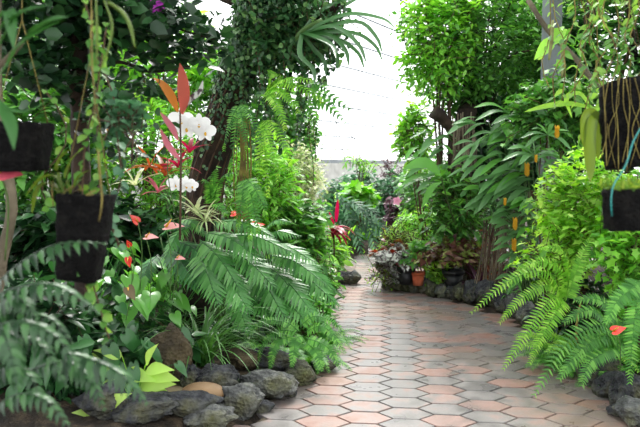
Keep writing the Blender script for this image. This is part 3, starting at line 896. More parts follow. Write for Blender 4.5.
def hang_vine(label, px, py, d, length, n, size, mat='ivy', tpl=RO, group=None, sway=.05, name='hanging_vine', stem='wood', r=.003, dxy=(0, 0)):
    g = P(px, py, d)
    t = thing(name, label, 'vine', g, group)
    pts = [g + np.array([rng.uniform(-sway, sway) + dxy[0] * k / 4, rng.uniform(-sway, sway) + dxy[1] * k / 4, -length * k / 4]) for k in range(5)]
    p = curve(pts, max(n // 2, 8))
    S = MB(); tube(S, p, r, 4, cap=False); S.build('stem', M[stem], t)
    if n:
        F = MB()
        q = curve(p, n)
        a = rng.uniform(0, 6.28, n)
        dd = np.stack([np.cos(a), np.sin(a), -.6 + 0 * a], 1)
        place(F, tpl, q, dd, rng.normal(size=(n, 3)) * .5 + [0, -.5, .8], size * rng.uniform(.7, 1.2, n))
        F.build('foliage', M[mat], t)
    return t
vg = 'creeper strands trailing from the leaning trunk'
for i, (px, py, L_) in enumerate([(262, 20, .8), (272, 10, .9), (281, 15, .95), (290, 10, .8), (297, 20, .9), (303, 5, .75), (310, 20, .55), (318, 10, .5), (326, 15, .45), (334, -5, .5), (342, -5, .35), (285, 40, .7), (270, 40, .75), (256, 40, .8), (247, 55, .7), (300, 40, .7)]):
    hang_vine('thin small-leaved creeper strand trailing from the leaning trunk against the roof', px, py, 4.5 + rng.uniform(-.15, .15), L_, int(60 * L_) + 20, .04, 'ivy', group=vg, sway=.03)
shrub('climbing_fig', 'dark creeper mass draped over the branch at top centre', 'vine', (235, -25, 335, 62), 4.6, .25, 'ivy', 3600, .05, RO, foot=tuple(tc_[30]), hang=.6, stems=2, rstem=.004)
shrub('climbing_fig', 'sparse creeper sprays hanging at the branch tip near the roof', 'vine', (300, -10, 350, 50), 4.5, .15, 'ivy', 420, .04, RO, foot=tuple(tc_[30]), hang=.6, stems=1, rstem=.003)

# strap-leaved epiphyte
t = thing('strap_leaf_orchid', 'epiphyte with long dark arching strap leaves against the white roof', 'plant', P(300, 32, 4.3))
o_ = (302, 33)
for mid_, tip, dz in (((345, 15), (395, 28), -.1), ((355, 22), (382, 52), -.05), ((352, 33), (382, 60), 0), ((335, 27), (366, 62), -.1), ((338, 40), (364, 68), .05), ((330, 36), (349, 66), -.05), ((328, 44), (337, 70), .1), ((318, 38), (336, 58), -.15), ((312, 48), (326, 76), .1), ((300, 55), (315, 84), -.1), ((320, 12), (352, 2), .1), ((325, 25), (360, 15), .15), ((330, 15), (372, -5), .2), ((290, 50), (302, 78), .15)):
    F = MB(); ribbon(F, curve([P(*o_, 4.3), P(*mid_, 4.25 + dz), P((mid_[0] * .35 + tip[0] * .65 + 3), (mid_[1] * .35 + tip[1] * .65 - 5), 4.2 + dz * 1.5), P(*tip, 4.15 + dz * 2)], 16), .034, up=(0, -.85, .5), fold=.35, prof=[.7, .9, 1, 1, .95, .85, .7, .2])
    F.build('leaf', M['strap'], t)
m = MB(); tube(m, curve([P(296, 40, 4.35), P(304, 30, 4.3), P(322, 20, 4.25)], 8), [.02, .015], 7); m.build('stem', M['stem'], t)

# ferns growing on the trunk
def hangfern(label, base, d, tips, plen, mat='fern', np_=24, name='sword_fern', tpl=leaf_tpl('pinna', w=1.3)):
    g = P(*base, d); t = thing(name, label, 'fern', g)
    for tx, ty, dz, bulge in tips:
        mx_, my_ = (base[0] * .6 + tx * .4), (base[1] * .6 + ty * .4) - bulge
        pathfrond(t, [g, P(mx_, my_, d - .12 + dz * .5), P(tx * .9 + mx_ * .1, ty * .72 + my_ * .28, d - .15 + dz), P(tx, ty, d - .12 + dz)], np_, plen, mat, tpl, flip=.9)
    return t
hangfern('sword fern hanging in pale fringes from the trunk middle', (240, 104), 4.5, [(232, 168, 0, 5), (224, 150, .05, 8), (246, 150, -.1, 2), (262, 150, -.15, 10)], .05, 'fern')
hangfern('sword fern with long bright fronds left of the cream shrub', (262, 120), 4.4, [(268, 196, 0, 4), (278, 180, -.1, 6), (258, 200, .05, 2), (290, 165, -.1, 12)], .055, 'fernlime')
hangfern('fern reaching right with lit fronds below the creeper', (266, 92), 4.4, [(312, 80, -.2, 8), (322, 102, -.2, 12), (298, 112, -.1, 10), (285, 130, -.1, 8), (306, 95, .2, 14), (280, 75, .2, 12)], .065, 'fernlime', tpl=LOB)
hangfern('fern with two pale upright fronds in front of the dark trunk', (212, 205), 4.35, [(218, 166, 0, 16), (203, 180, 0, 12), (236, 172, -.1, 14), (226, 216, -.1, 5)], .055, 'fern')
hangfern('fern hanging low beside the rope-like roots', (246, 178), 4.4, [(238, 228, 0, 5), (258, 232, -.1, 5), (265, 215, -.1, 6), (250, 240, 0, 3)], .07, 'fern')
t = thing('aerial_roots', 'bundle of yellowish aerial roots hanging right of the trunk', 'roots', P(243, 120, 4.45))
for i in range(16):
    x0 = 236 + rng.uniform(0, 14)
    m = MB(); tube(m, curve([P(x0, 118, 4.45), P(x0 + rng.uniform(-3, 3), 160, 4.4), P(x0 + rng.uniform(-3, 3), 195, 4.42), P(x0 + rng.uniform(-4, 4), 232, 4.4)], 12), rng.uniform(.003, .006), 5)
    m.build('root', M['root'], t)
# fan-shaped dark leaf over the roof
t = thing('cut_leaf_vine', 'vine with deeply cut dark leaf sticking out against the roof', 'vine', P(300, 90, 5.0))
for b, tip in (((302, 92), (353, 112)), ((305, 98), (345, 122)), ((300, 90), (330, 92)), ((296, 98), (318, 125))):
    pathfrond(t, [P(*b, 5.0), P((b[0] + tip[0]) / 2, (b[1] + tip[1]) / 2 - 7, 4.95), P(*tip, 4.9)], 11, .10, 'mid', leaf_tpl('lobe', w=1.2), 'fern', sweep=.4, part='leaf', rachis=.005, flip=1.1)
for i, px in enumerate((308, 316, 312)):
    hang_vine(['wispy strand hanging left of the cable over the roof', 'second wispy strand hanging beside the cut leaf', 'longest wispy strand reaching down towards the cream shrub'][i], px, 92 + i * 4, 5.0, .35 + .15 * i, 16 + 6 * i, .03, 'mid', sway=.02)

# ---------------------------------------------------------------- left bank, middle distance
# cut-leaved philodendrons
def phil(label, px, py, d, leaves, mat='xanadu', L=.36):
    g = P(px, py, d); g[2] = G(g[0], g[1])
    t = thing('cut_leaf_philodendron', label, 'plant', g)
    for i, (bx, by, tx, ty, dz) in enumerate(leaves):
        b = P(bx, by, d + dz * .3); e = P(tx, ty, d - .3 + dz)
        S = MB(); tube(S, curve([g, (g + b) / 2 + [0, 0, .05], b], 8), .005, 5); S.build('stalk', M['stem'], t)
        mid_ = (b + e) / 2 + np.array([0, -.02, .05])
        pathfrond(t, [b, mid_, e], 19, np.linalg.norm(e - b) * .27, mat, leaf_tpl('lobe', w=.62, fold=.15, droop=.2), 'phil', sweep=.55, droop=.2, rachis=.006, part='leaf', start=.02)
    return t
phil('philodendron with long feathery cut leaves below the dark trunk', 225, 330, 4.5, [(205, 232, 262, 262, 0), (214, 222, 272, 236, .1), (200, 240, 240, 290, -.1), (222, 236, 292, 252, 0), (190, 226, 165, 258, .1), (196, 250, 218, 305, -.2), (180, 220, 205, 236, .2), (225, 250, 275, 288, -.1), (208, 262, 250, 312, -.2)])
phil('philodendron with ferny dark leaves arching towards the path', 285, 335, 4.7, [(262, 245, 315, 262, 0), (270, 255, 325, 284, -.1), (258, 262, 300, 300, -.1), (280, 250, 335, 292, .1), (255, 240, 300, 236, .2), (250, 270, 285, 318, -.2), (268, 270, 312, 312, -.2), (284, 268, 338, 306, 0), (262, 232, 290, 222, .2)])
phil('smaller cut-leaved philodendron in the shade behind the anthuriums', 180, 320, 4.6, [(170, 240, 215, 268, 0), (165, 250, 200, 290, -.1), (160, 236, 190, 226, .1), (175, 262, 222, 298, 0), (158, 255, 140, 290, 0)], 'ferndark')
phil('cut-leaved philodendron closing the gap above the sword ferns', 255, 340, 4.6, [(235, 290, 275, 322, 0), (240, 282, 292, 308, 0), (228, 292, 250, 335, -.1), (262, 288, 310, 326, -.1), (270, 292, 322, 322, 0)])
shrub('leafy_plant', 'low plant with mid green oval leaves hanging over the path edge', 'plant', (282, 292, 332, 338), 4.95, .2, 'fern', 300, .09, BIG, per=6)
shrub('leafy_plant', 'dark leafy plant between the grass clump and the ferns', 'plant', (215, 300, 290, 360), 4.9, .2, 'dark', 650, .10, BIG, per=6)
shrub('leafy_plant', 'bright green leaves just left of the path in mid distance', 'plant', (300, 262, 338, 300), 5.8, .25, 'mid', 420, .10, BIG, per=6)
for px, py, sz in ((302, 300, .1), (316, 318, .09)): pass

# sword ferns at the path edge
fern('sword fern arching over the path edge in the left foreground', 312, 352, 4.55, 15, .36, 'fern', 1.05, -.9, .05, 30)
fern('sword fern left of the path with one frond hanging straight down', 290, 352, 4.6, 11, .38, 'fern', .9, -1.1, .05, 30, az=(2.6, 6.6))
fern('small sword fern with fronds curling over the dark boulder', 262, 345, 4.55, 8, .34, 'fern', .9, -1.2, .045, 28, az=(2.6, 6.6))
fern('fern reaching out above the pavers from the left', 325, 330, 5.1, 10, .34, 'fern', .9, -.6, .05, 26, az=(-1.8, 1.2))
fern('dark fern behind the grass clump', 225, 335, 4.7, 9, .38, 'ferndark', 1.0, -.7, .055, 26)
fern('feathery fern at the far left edge of the path before the bend', 318, 300, 6.2, 9, .35, 'fern', .9, -.8, .05, 22)

t = thing('sword_fern', 'sword fern whose lit fronds hang in front of the dark border boulder', 'fern', P(302, 345, 4.25))
for pts, dz in (([(298, 332), (280, 331), (262, 345), (257, 368)], 0), ([(303, 336), (296, 340), (292, 366)], .1), ([(305, 332), (324, 327), (345, 352)], .1), ([(306, 338), (326, 346), (340, 368)], .1), ([(300, 326), (316, 316), (338, 326), (347, 342)], 0), ([(296, 335), (276, 344), (270, 368)], .05), ([(300, 332), (285, 322), (262, 322), (245, 338)], 0), ([(306, 342), (316, 352), (322, 370)], .12)):
    pathfrond(t, [P(*q, 4.25 - dz * i / 2 - .1) for i, q in enumerate(pts)], 30, .055, 'fern', flip=.7)
# arching grass clump
def grass(label, px, py, d, n, L, W, mat='grass', **k):
    g = P(px, py, d); g[2] = G(g[0], g[1])
    t = thing('lilyturf', label, 'grass plant', g)
    for b in range(n):
        a = rng.uniform(0, 2 * math.pi); e = rng.uniform(.75, 1.5)
        l = L * rng.uniform(.6, 1.1)
        F = MB(); ribbon(F, arch(g + rng.normal(size=3) * [.03, .03, 0], a, e + .1, -1.0 * rng.uniform(.3, 1.1), l, 10), W, fold=.3, prof=[.7, 1, 1, .9, .7, .4, .1])
        F.build('blade', M[mat], t)
grass('arching clump of narrow dark green grass blades beside the boulders', 202, 362, 4.15, 99, .80, .014)
grass('smaller tuft of narrow grass blades left of the tall boulder', 178, 350, 4.6, 70, .5, .013)

# anthurium bed
al = [(115, 335, 3.7, 'anth', 'anthurium with glossy heart leaves below the hanging pot'), (150, 340, 3.8, 'anth', 'anthurium with lit heart leaves under the pink flowers'), (85, 330, 3.5, 'gloss', 'dark glossy anthurium at the left below the black pot'), (135, 320, 4.2, 'anth', 'anthurium behind with leaves catching white glare'), (175, 335, 4.1, 'anth', 'anthurium left of the feathery philodendron'), (60, 330, 3.9, 'gloss', 'shaded anthurium behind the holly fern'), (105, 310, 4.5, 'anth', 'tall anthurium in the back row near the orchid stems')]
for px, py, d, mt, lb in al:
    leafy('anthurium', lb, 'plant', px, py, d + .55, 24, .125, mt, HEA, stalk=.52, elev=(.8, 1.5), tip=-.55, face=(0, -.3, .2))
dl = [(120, 375, 3.4, 'dark spear-leaved plant above the lime green leaves'), (92, 372, 3.3, 'dark drooping arrow leaves behind the holly fern tips'), (150, 368, 3.7, 'dark hanging arrow leaves left of the tall boulder'), (60, 372, 3.2, 'deep shade arrow-leaved plant at lower left'), (20, 365, 3.3, 'arrow-leaved plant in the darkest left corner')]
for px, py, d, lb in dl:
    leafy('arrowhead_plant', lb, 'plant', px, py, d + .25, 22, .13, 'gloss', leaf_tpl('heart', w=.72, droop=.25), stalk=.36, elev=(.6, 1.5), tip=-1.0, face=(0, -.7, 0))
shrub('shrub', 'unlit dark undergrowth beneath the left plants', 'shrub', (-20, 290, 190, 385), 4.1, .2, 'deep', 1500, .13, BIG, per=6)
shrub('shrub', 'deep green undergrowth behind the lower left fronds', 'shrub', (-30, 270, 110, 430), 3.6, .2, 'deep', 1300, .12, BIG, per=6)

def spathe(label, px, py, d, size, mat, foot, direc=(0.5, -.6, .1), up=(.1, -.7, .8), name='anthurium_flower'):
    g = P(px, py, d)
    base = P(*foot, d + .1)
    t = thing(name, label, 'flower', g)
    m = MB(); tube(m, curve([base, (base + g) / 2 + [.02, 0, .04], g], 8), .003, 5); m.build('stem', M['stem'], t)
    m = MB(); place(m, leaf_tpl('heart', fold=.12, droop=.1, w=.95), g, direc, up, size); m.build('spathe', M[mat], t)
    m = MB(); dv = nrm(np.array(direc) * .5 + np.array(up) * .6); tube(m, [g, g + dv * size * .35, g + dv * size * .6], [.006 * size * 12, .004 * size * 12, .002 * size * 12], 7); m.build('spadix', M['yellow'], t)
    return t
spathe('pink anthurium flower in the middle of the left bank', 146, 237, 3.9, .085, 'spathe_pink', (150, 300), (.9, -.2, .05), (.1, -.5, .85))
spathe('pale salmon anthurium flower highest right of the bank', 166, 227, 4.0, .12, 'spathe_pink', (170, 300), (.95, -.1, .12), (0, -.45, .9))
spathe('small orange-red anthurium flower above the pink one', 138, 222, 4.0, .07, 'spathe_red', (140, 290), (-.5, -.3, .6), (.3, -.8, .4))
spathe('dark red anthurium flower low among glossy leaves', 128, 258, 3.8, .06, 'spathe_red', (130, 300), (.2, -.2, -.9), (0, -1, .2))
spathe('small white-pink flower near the philodendron', 177, 258, 3.9, .06, 'spathe_pink', (172, 300), (.9, -.3, 0), (0, -.5, .9))
spathe('large rose-coloured anthurium flower at the left edge', 0, 172, 2.0, .085, 'spathe_rose', (5, 260), (.9, -.3, -.05), (.0, -.95, .5))
spathe('small red flower among leaves by the left edge', 130, 246, 4.0, .045, 'spathe_red', (132, 290), (-.3, -.3, .8), (.2, -.8, .3))
for px, py, lb in ((232, 214, 'orange-red flower left of the roots'), (246, 222, 'orange-red flower in the middle, right of the roots'), (256, 225, 'orange-red flower farthest right under the hanging ferns')):
    spathe(lb, px, py, 5.2, .08, 'spathe_red', (px, 260), (.8, -.2, .1), (0, -.7, .7))

# orchids
def moth_orchid(label, blooms, d, foot, stemtop):
    g = P(*foot, d); t = thing('moth_orchid', label, 'orchid', g)
    pts = [g, P((foot[0] + stemtop[0]) / 2 - 6, (foot[1] + stemtop[1]) / 2, d), P(*stemtop, d)] + [P(bx, by - 3, d) for bx, by, s in blooms]
    m = MB(); tube(m, curve(pts, 24), .003, 5); m.build('stem', M['stem'], t)
    for bx, by, s in blooms:
        c = P(bx, by, d - .04)
        f = MB(); sz = s / FPX * d * .62
        fwd = nrm(np.array([.35 + rng.uniform(-.2, .2), -1, -.1]))
        x = nrm(np.cross(fwd, [0, 0, 1])); z = np.cross(x, fwd)
        PET = leaf_tpl('petal', fold=.1, droop=.12); SEP = leaf_tpl('petal', fold=.1, droop=.1, w=.62)
        for a, tp_, k in ((.25, PET, 1.05), (math.pi - .25, PET, 1.05), (math.pi / 2, SEP, .95), (-.95, SEP, .9), (math.pi + .95, SEP, .9)):
            place(f, tp_, c, x * math.cos(a) + z * math.sin(a), fwd, sz * k)
        fo = f.build('flower', M['white'], t)
        l = MB(); place(l, SEP, c + fwd * .008, -z * .8 + fwd * .5, fwd, sz * .38); l.build('lip', M['yellow'], fo)
    return t
moth_orchid('spray of white moth orchids in front of the leaning trunk', [(181, 120, 20), (186, 128, 20), (199, 124, 18), (205, 132, 18)], 3.9, (175, 215), (172, 120))
moth_orchid('lower cluster of white moth orchid blooms below the red leaf', [(176, 184, 15), (186, 185, 16), (192, 186, 11)], 4.0, (182, 235), (168, 190))
moth_orchid('faint white orchid behind the hanging vines at left', [(103, 118, 15), (107, 128, 13)], 4.0, (110, 190), (100, 116))
# red and orange upright leaves
t = thing('red_cordyline', 'cordyline with one tall coral red leaf and an orange one beside it', 'plant', P(178, 190, 3.0))
for pts, w, mt in (([(182, 114), (184, 98), (183, 80), (180, 63)], .058, 'coral'), ([(178, 112), (171, 96), (162, 84), (153, 78)], .042, 'orange'), ([(182, 112), (190, 100), (200, 92), (203, 80)], .035, 'silver'), ([(178, 140), (172, 128), (160, 112)], .03, 'pink'), ([(180, 160), (168, 145), (160, 128)], .03, 'pink')):
    big_leaf(t, [P(*q, 3.0 - .03 * i) for i, q in enumerate(pts)], w, mt, prof=[.25, .6, .9, 1, .95, .8, .5, .05])
m = MB(); tube(m, [P(180, 240, 3.0), P(181, 158, 3.0), P(180, 110, 3.0)], [.006, .004], 6); m.build('stem', M['wood'], t)
cr = [(178, 160, 'red', 'small red cordyline tuft between the two orchid sprays', 10, .2), (165, 168, 'copper', 'copper coloured leaves arching left of the lower orchids', 8, .22), (150, 160, 'copper', 'brownish orange leaves above the pink flowers', 8, .2), (135, 178, 'cream', 'striped pale leaves under the copper leaves', 7, .22), (190, 145, 'red', 'crimson tuft directly under the upper orchids', 7, .16), (158, 185, 'pink', 'pink and green striped leaves left of the low orchids', 7, .18), (196, 205, 'cream', 'pale green narrow leaves against the trunk foot', 12, .2)]
for px, py, mt, lb, n, L_ in cr:
    rosette('cordyline', lb, 'plant', px, py + 8, 4.35, n, L_, .03, mt, e=(-.1, 1.2), ground=False)
rosette('spider_plant', 'spidery plant with thin white-striped leaves near the trunk foot', 'plant', 205, 222, 4.2, 26, .26, .012, 'cream', e=(0, 1.2), ground=False, merge=True)

# lime green leaves by the stones
def limeplant(label, px, py, d, leaves):
    g = P(px, py, d); g[2] = G(g[0], g[1])
    t = thing('golden_pothos', label, 'plant', g)
    for bx, by, tx, ty in leaves:
        b = P(bx, by, d); e = P(tx, ty, d - .08)
        F = MB(); tube(F, curve([g, (g + b) / 2 + [0, 0, .02], b], 6), .003, 4, cap=False)
        place(F, leaf_tpl('ovate', w=1.1, droop=.25, fold=.15), b, e - b, (rng.uniform(-.4, .4), -.8, rng.uniform(.4, 1)), np.linalg.norm(e - b))
        F.build('leaf', M['lime'], t)
limeplant('lime green pothos above the smooth stones', 135, 392, 3.5, [(126, 372, 153, 379), (140, 386, 171, 382), (134, 391, 160, 396), (146, 370, 170, 366), (146, 364, 151, 344), (122, 356, 96, 348), (108, 352, 84, 358), (118, 364, 90, 370), (150, 374, 176, 378), (120, 380, 94, 388), (104, 366, 80, 362), (150, 392, 172, 394)])
limeplant('lime green pothos leaf pair in the bottom left corner', 100, 412, 3.3, [(104, 408, 124, 393), (100, 416, 78, 424), (106, 412, 112, 430), (94, 412, 74, 412)])
spathe('red and green leaf tinged orange under the anthuriums', 128, 288, 3.6, .085, 'cobbleolive', (126, 320), (.4, -.2, -.6), (0, -.9, .4), 'leaf_sprig')

# holly-fern like fronds very near on the left
HO = leaf_tpl('ovate', fold=.25, droop=.35, w=.85)
def holly(label, d, fr):
    t = thing('holly_fern', label, 'fern', P(*fr[0][0], d))
    for k, pts in enumerate(fr):
        pathfrond(t, [P(*q, d - .04 * i + .1 * (k % 3)) for i, q in enumerate(pts)], 15, 21 / FPX * d, 'holly', HO, 'phil', sweep=.6, droop=.45, rachis=.003, start=.02)
holly('blurred holly fern with grey-green leaflets crossing in front of the black pot', 1.7, [[(-5, 285), (22, 262), (58, 244), (104, 243)]])
holly('blurred holly fern frond at middle left edge', 1.5, [[(-12, 298), (25, 286), (60, 287), (98, 312)], [(-20, 318), (5, 300), (20, 298), (36, 318)]])
holly('large cluster of blurred holly fern fronds filling the lower left corner', 1.45, [[(-30, 340), (10, 322), (50, 332), (78, 364)], [(-25, 372), (10, 340), (40, 345), (66, 385)], [(-30, 400), (0, 370), (28, 375), (48, 415)], [(-30, 350), (-5, 330), (10, 350), (18, 395)], [(-20, 420), (15, 395), (45, 400), (70, 428)], [(-35, 320), (5, 312), (48, 318), (72, 342)]])
holly('grey-green holly fern frond pointing at the smooth stones', 1.6, [[(60, 352), (85, 358), (118, 372), (146, 402)], [(30, 370), (62, 362), (88, 376), (104, 408)]])

# ---------------------------------------------------------------- hanging pots on the left
def coir_pot(label, corners, d, name='hanging_pot', dep=.14):
    """four pixel corners: tl, tr, br, bl"""
    m = MB(); n = 14; V = []
    tl, tr, br, bl = [np.array(P(*q, d)) for q in corners]
    for r in range(n):
        v = r / (n - 1)
        a, b = tl * (1 - v) + bl * v, tr * (1 - v) + br * v
        c = (a + b) / 2; w = (b - a) / 2
        for k in range(28):
            th = k * 2 * math.pi / 28
            cs, sn = math.cos(th), math.sin(th)
            q = (abs(cs) ** 5 + abs(sn) ** 5) ** -.2
            V.append(c + w * cs * q + np.array([0, dep / 2, 0]) * sn * q * np.linalg.norm(w) / np.linalg.norm((tr - tl) / 2) + rng.normal(size=3) * .0018)
    idx = np.arange(n * 28).reshape(n, 28); nx = np.roll(idx, -1, 1)
    m.add(V, [np.stack([idx[:-1], nx[:-1], nx[1:], idx[1:]], -1).reshape(-1, 4), idx[0][::-1][None], idx[-1][None]])
    t = thing(name, label, 'hanging pot', (tl + tr) / 2)
    m.build('basket', M['coir'], t)
    return t
t = coir_pot('black square coir pot hanging at left, the lower and larger of two', [(61, 193), (113, 196), (98, 281), (60, 276)], 1.9)
F = MB(); c0 = P(80, 194, 1.9)
for i in range(9):
    a = rng.uniform(0, 6.28)
    q0 = c0 + np.array([rng.uniform(-.07, .08), rng.uniform(-.06, .06), 0])
    tube(F, curve([q0 + [0, 0, .012], q0 + rng.uniform(-.03, .03, 3) + [0, 0, .02], q0 + rng.uniform(-.04, .04, 3) + [0, 0, -.0]], 5), .0018, 4)
F.build('roots', M['root'], t)
for pts, w in (([(66, 200), (58, 178), (60, 160), (72, 148)], .028), ([(70, 196), (66, 176), (72, 160), (80, 150)], .02), ([(62, 200), (52, 185), (40, 188), (32, 214)], .04), ([(64, 196), (56, 178), (44, 178), (26, 196)], .035), ([(70, 195), (80, 176), (92, 170)], .02)):
    F = MB(); ribbon(F, curve([P(*q, 1.88) for q in pts], 14), w, fold=.3); F.build('leaf', M['pod'], t)
for sx, sy in ((64, 193), (110, 196)):
    F = MB(); tube(F, [P(sx, sy, 1.9), P(90, 60, 1.95), P(92, -30, 1.95)], .0015, 4); F.build('cord', M['root'], t)
t = coir_pot('black pot hanging highest at the left edge', [(-8, 122), (50, 124), (44, 170), (-4, 172)], 2.0)
for sx, sy in ((-6, 122), (48, 124)):
    F = MB(); tube(F, [P(sx, sy, 2.0), P(22, 20, 2.0), P(22, -40, 2.0)], .0015, 4); F.build('cord', M['root'], t)
# orchid with broad strap leaves over that pot
t = thing('strap_leaf_plant', 'blurred plant with broad green strap leaves at the top left corner', 'plant', P(0, 90, 1.6))
for pts, w in (([(-10, 88), (10, 62), (22, 44), (66, 18)], .045), ([(-10, 30), (4, 14), (10, 14), (14, 50)], .03), ([(20, 44), (36, 30), (50, 22), (68, 17)], .055), ([(-10, 60), (0, 30), (20, 14), (52, 4)], .035), ([(-12, 80), (-2, 50), (8, 30), (14, 10)], .03), ([(-4, 96), (4, 110), (12, 128), (14, 150)], .03), ([(-6, 100), (8, 108), (26, 112), (44, 104)], .008), ([(-6, 96), (16, 112), (40, 106), (64, 84)], .010)):
    F = MB(); ribbon(F, curve([P(*q, 1.55 - .02 * i) for i, q in enumerate(pts)], 14), w, up=(0, -.5, .8), fold=.3, prof=[.15, .35, .8, 1, 1, .8, .45, .05]); F.build('leaf', M['dark'], t)
F = MB(); tube(F, curve([P(-8, 70, 1.6), P(6, 60, 1.6), P(22, 42, 1.58)], 8), [.008, .006], 7); F.build('stem', M['palebark'], t)
# upright weathered branch behind the pots, left edge
m = MB(); tube(m, curve([P(-6, 310, 2.6), P(4, 250, 2.6), P(12, 205, 2.6), P(4, 150, 2.6), P(-4, 80, 2.6), P(-4, -20, 2.6)], 20), .022, 10, rough=.1)
tag(m.build('weathered_branch', M['palebark'], loc=P(-2, 310, 2.6)), 'pale weathered branch standing at the left edge behind the hanging pots', 'branch')
# dark climber post and branches at upper left
m = MB(); tube(m, curve([P(84, 300, 3.4), P(82, 200, 3.4), P(80, 120, 3.4), P(78, 60, 3.3), P(80, 0, 3.3), P(82, -40, 3.3)], 24), [.05, .045, .05], 10, rough=.12)
t = thing('dark_tree', 'dark slim trunk with spreading branches at upper left', 'tree', P(84, 300, 3.4)); m.build('trunk', M['bark'], t)
for pts in ([(78, 90), (60, 75), (40, 62), (20, 60)], [(80, 60), (66, 68), (92, 100), (98, 130)], [(82, 40), (120, 30), (150, 22), (215, 40)], [(82, 70), (120, 62), (150, 72), (190, 66)], [(80, 20), (110, 5), (150, 0)], [(80, 100), (110, 110), (130, 140)], [(80, 30), (50, 12), (10, 8)]):
    m = MB(); tube(m, curve([P(*q, 3.3 - .05 * i) for i, q in enumerate(pts)], 12), [.014, .008, .004], 6); m.build('branch', M['bark'], t)
for k_, (box, n, sz) in enumerate([((-20, -20, 95, 62), 520, .085), ((60, -25, 175, 40), 560, .075), ((100, 5, 222, 66), 420, .075), ((20, 50, 80, 100), 240, .075), ((90, 60, 165, 110), 120, .07), ((92, 96, 150, 165), 170, .06)]):
    c, r = box3(*box, 3.2, .3)
    nt = n // 6
    u = rand_dirs(nt); org = c + u * r * (rng.uniform(.2, 1, nt) ** .4)[:, None]
    F = MB(); kk = np.linspace(-.12, .12, 6)
    td = nrm(rng.normal(size=(nt, 3)) * [1, .6, .35] + [.4, 0, -.1])
    o3 = org[:, None] + td[:, None] * kk[None, :, None]
    sd = nrm(np.cross(td, [0, 0, 1.0]))
    dr = sd[:, None] * np.where(np.arange(6) % 2 == 0, 1, -1)[None, :, None] + td[:, None] * .6 + rng.normal(size=(nt, 6, 3)) * .35
    place(F, leaf_tpl('round', w=.85), o3.reshape(-1, 3), dr.reshape(-1, 3), rng.normal(size=(nt * 6, 3)) * .6 + [0, -.4, .9], sz * rng.uniform(.7, 1.2, nt * 6))
    for i in range(nt): tube(F, [o3[i, 0], o3[i, -1]], .0015, 3, cap=False)
    F.build('foliage', M['deep'], t)
F = MB()  # unseen crown added above the frame to shade the left foreground
nt = 420
org = np.stack([rng.uniform(-3.6, -.35, nt), rng.uniform(.3, 4.0, nt), rng.uniform(2.55, 3.1, nt)], 1)
org[:, 2] += .25 * np.abs(org[:, 0] + 1.6)
kk = np.linspace(-.2, .2, 8)
td = nrm(rng.normal(size=(nt, 3)) * [1, 1, .3])
o3 = org[:, None] + td[:, None] * kk[None, :, None]
sd = nrm(np.cross(td, [0, 0, 1.0]))
dr = sd[:, None] * np.where(np.arange(8) % 2 == 0, 1, -1)[None, :, None] + td[:, None] * .6 + rng.normal(size=(nt, 8, 3)) * .35
place(F, leaf_tpl('round', w=.85), o3.reshape(-1, 3), dr.reshape(-1, 3), rng.normal(size=(nt * 8, 3)) * .5 + [0, 0, 1], .15 * rng.uniform(.7, 1.2, nt * 8))
F.build('foliage', M['deep'], t)
for k_ in range(9):  # branches for the added overhead crown, also out of view
    a = k_ * .7
    m = MB(); tube(m, curve([P(80, 0, 3.3), P(80, 0, 3.3) + [.4 * math.cos(a), -.5 + .4 * math.sin(a), .3], np.array([-1.7 + 1.4 * math.cos(a), 2.0 + 1.6 * math.sin(a), 2.85])], 10), [.03, .015, .006], 6); m.build('branch', M['bark'], t)
# vines hanging down across the left
for i, (px, py, d, L_, n, lb) in enumerate([(86, -10, 1.9, .9, 50, 'leafy vine trailing left of the long yellow-green pods'), (96, 20, 2.0, 1.0, 50, 'vine with round leaves hanging beside the lower black pot'), (108, 60, 2.1, .6, 26, 'short round-leaved vine right of the lower black pot'), (118, 110, 2.1, .45, 30, 'vine ending in blue-green round leaves above the anthuriums'), (52, 90, 2.2, .4, 14, 'thin vine between the two black pots')]):
    hang_vine(lb, px, py, d, L_, n, .035, 'blue' if i in (2, 3) else 'vine', RO, sway=.04)
shrub('round_leaf_vine', 'cluster of dusky blue-green round leaves right of the lower black pot', 'vine', (108, 150, 150, 225), 2.1, .06, 'blue', 100, .038, RO, per=5, foot=tuple(P(124, 120, 2.15)), stems=3, rstem=.003, twig=.08)
for i, (pts, w, lb) in enumerate([([(96, 0), (97, 40), (96, 66)], .010, 'long yellow-green pod hanging straight at upper left'), ([(104, 0), (112, 25), (108, 50), (99, 72)], .010, 'curved yellow-green pod hanging beside the straight one'), ([(108, 2), (122, 12), (130, 26), (135, 48)], .016, 'broad yellow-green pod curving right at upper left'), ([(92, 10), (92, 60), (95, 110), (91, 128)], .006, 'thin yellow aerial root dangling at upper left'), ([(98, 150), (100, 175), (102, 200), (99, 222)], .008, 'pale yellow root dangling over the lower black pot')]):
    m = MB(); cc = curve([P(*q, 1.7) for q in pts], 14); tube(m, cc, [w * .25, w * .36, w * .34, w * .12], 7)
    tag(m.build('seed_pod' if i < 3 else 'aerial_root', M['pod'] if i < 3 else M['root'], loc=cc[0]), lb, 'pod' if i < 3 else 'root')
m = MB()
for i in range(5): place(m, OV, P(150 + i * 3, 1 + (i % 2) * 4, 3.0), rng.normal(size=3) + [0, 0, -.5], (0, -1, .3), .06)
tag(m.build('magenta_orchid', M['magenta'], loc=P(150, 1, 3.0)), 'magenta flower cut by the top edge at upper left', 'flower')
for px, py, s, lb in ((70, 92, .03, 'tiny pink flower behind the vines at left'), (30, 75, .04, 'pale pink flower just above the upper black pot')):
    m = MB()
    for k_ in range(5):
        a = k_ * 1.257; place(m, RO, P(px, py, 3.6), (math.cos(a), -.2, math.sin(a)), (0, -1, 0), s)
    tag(m.build('pink_flower', M['pinkpetal'], loc=P(px, py, 3.6)), lb, 'flower')

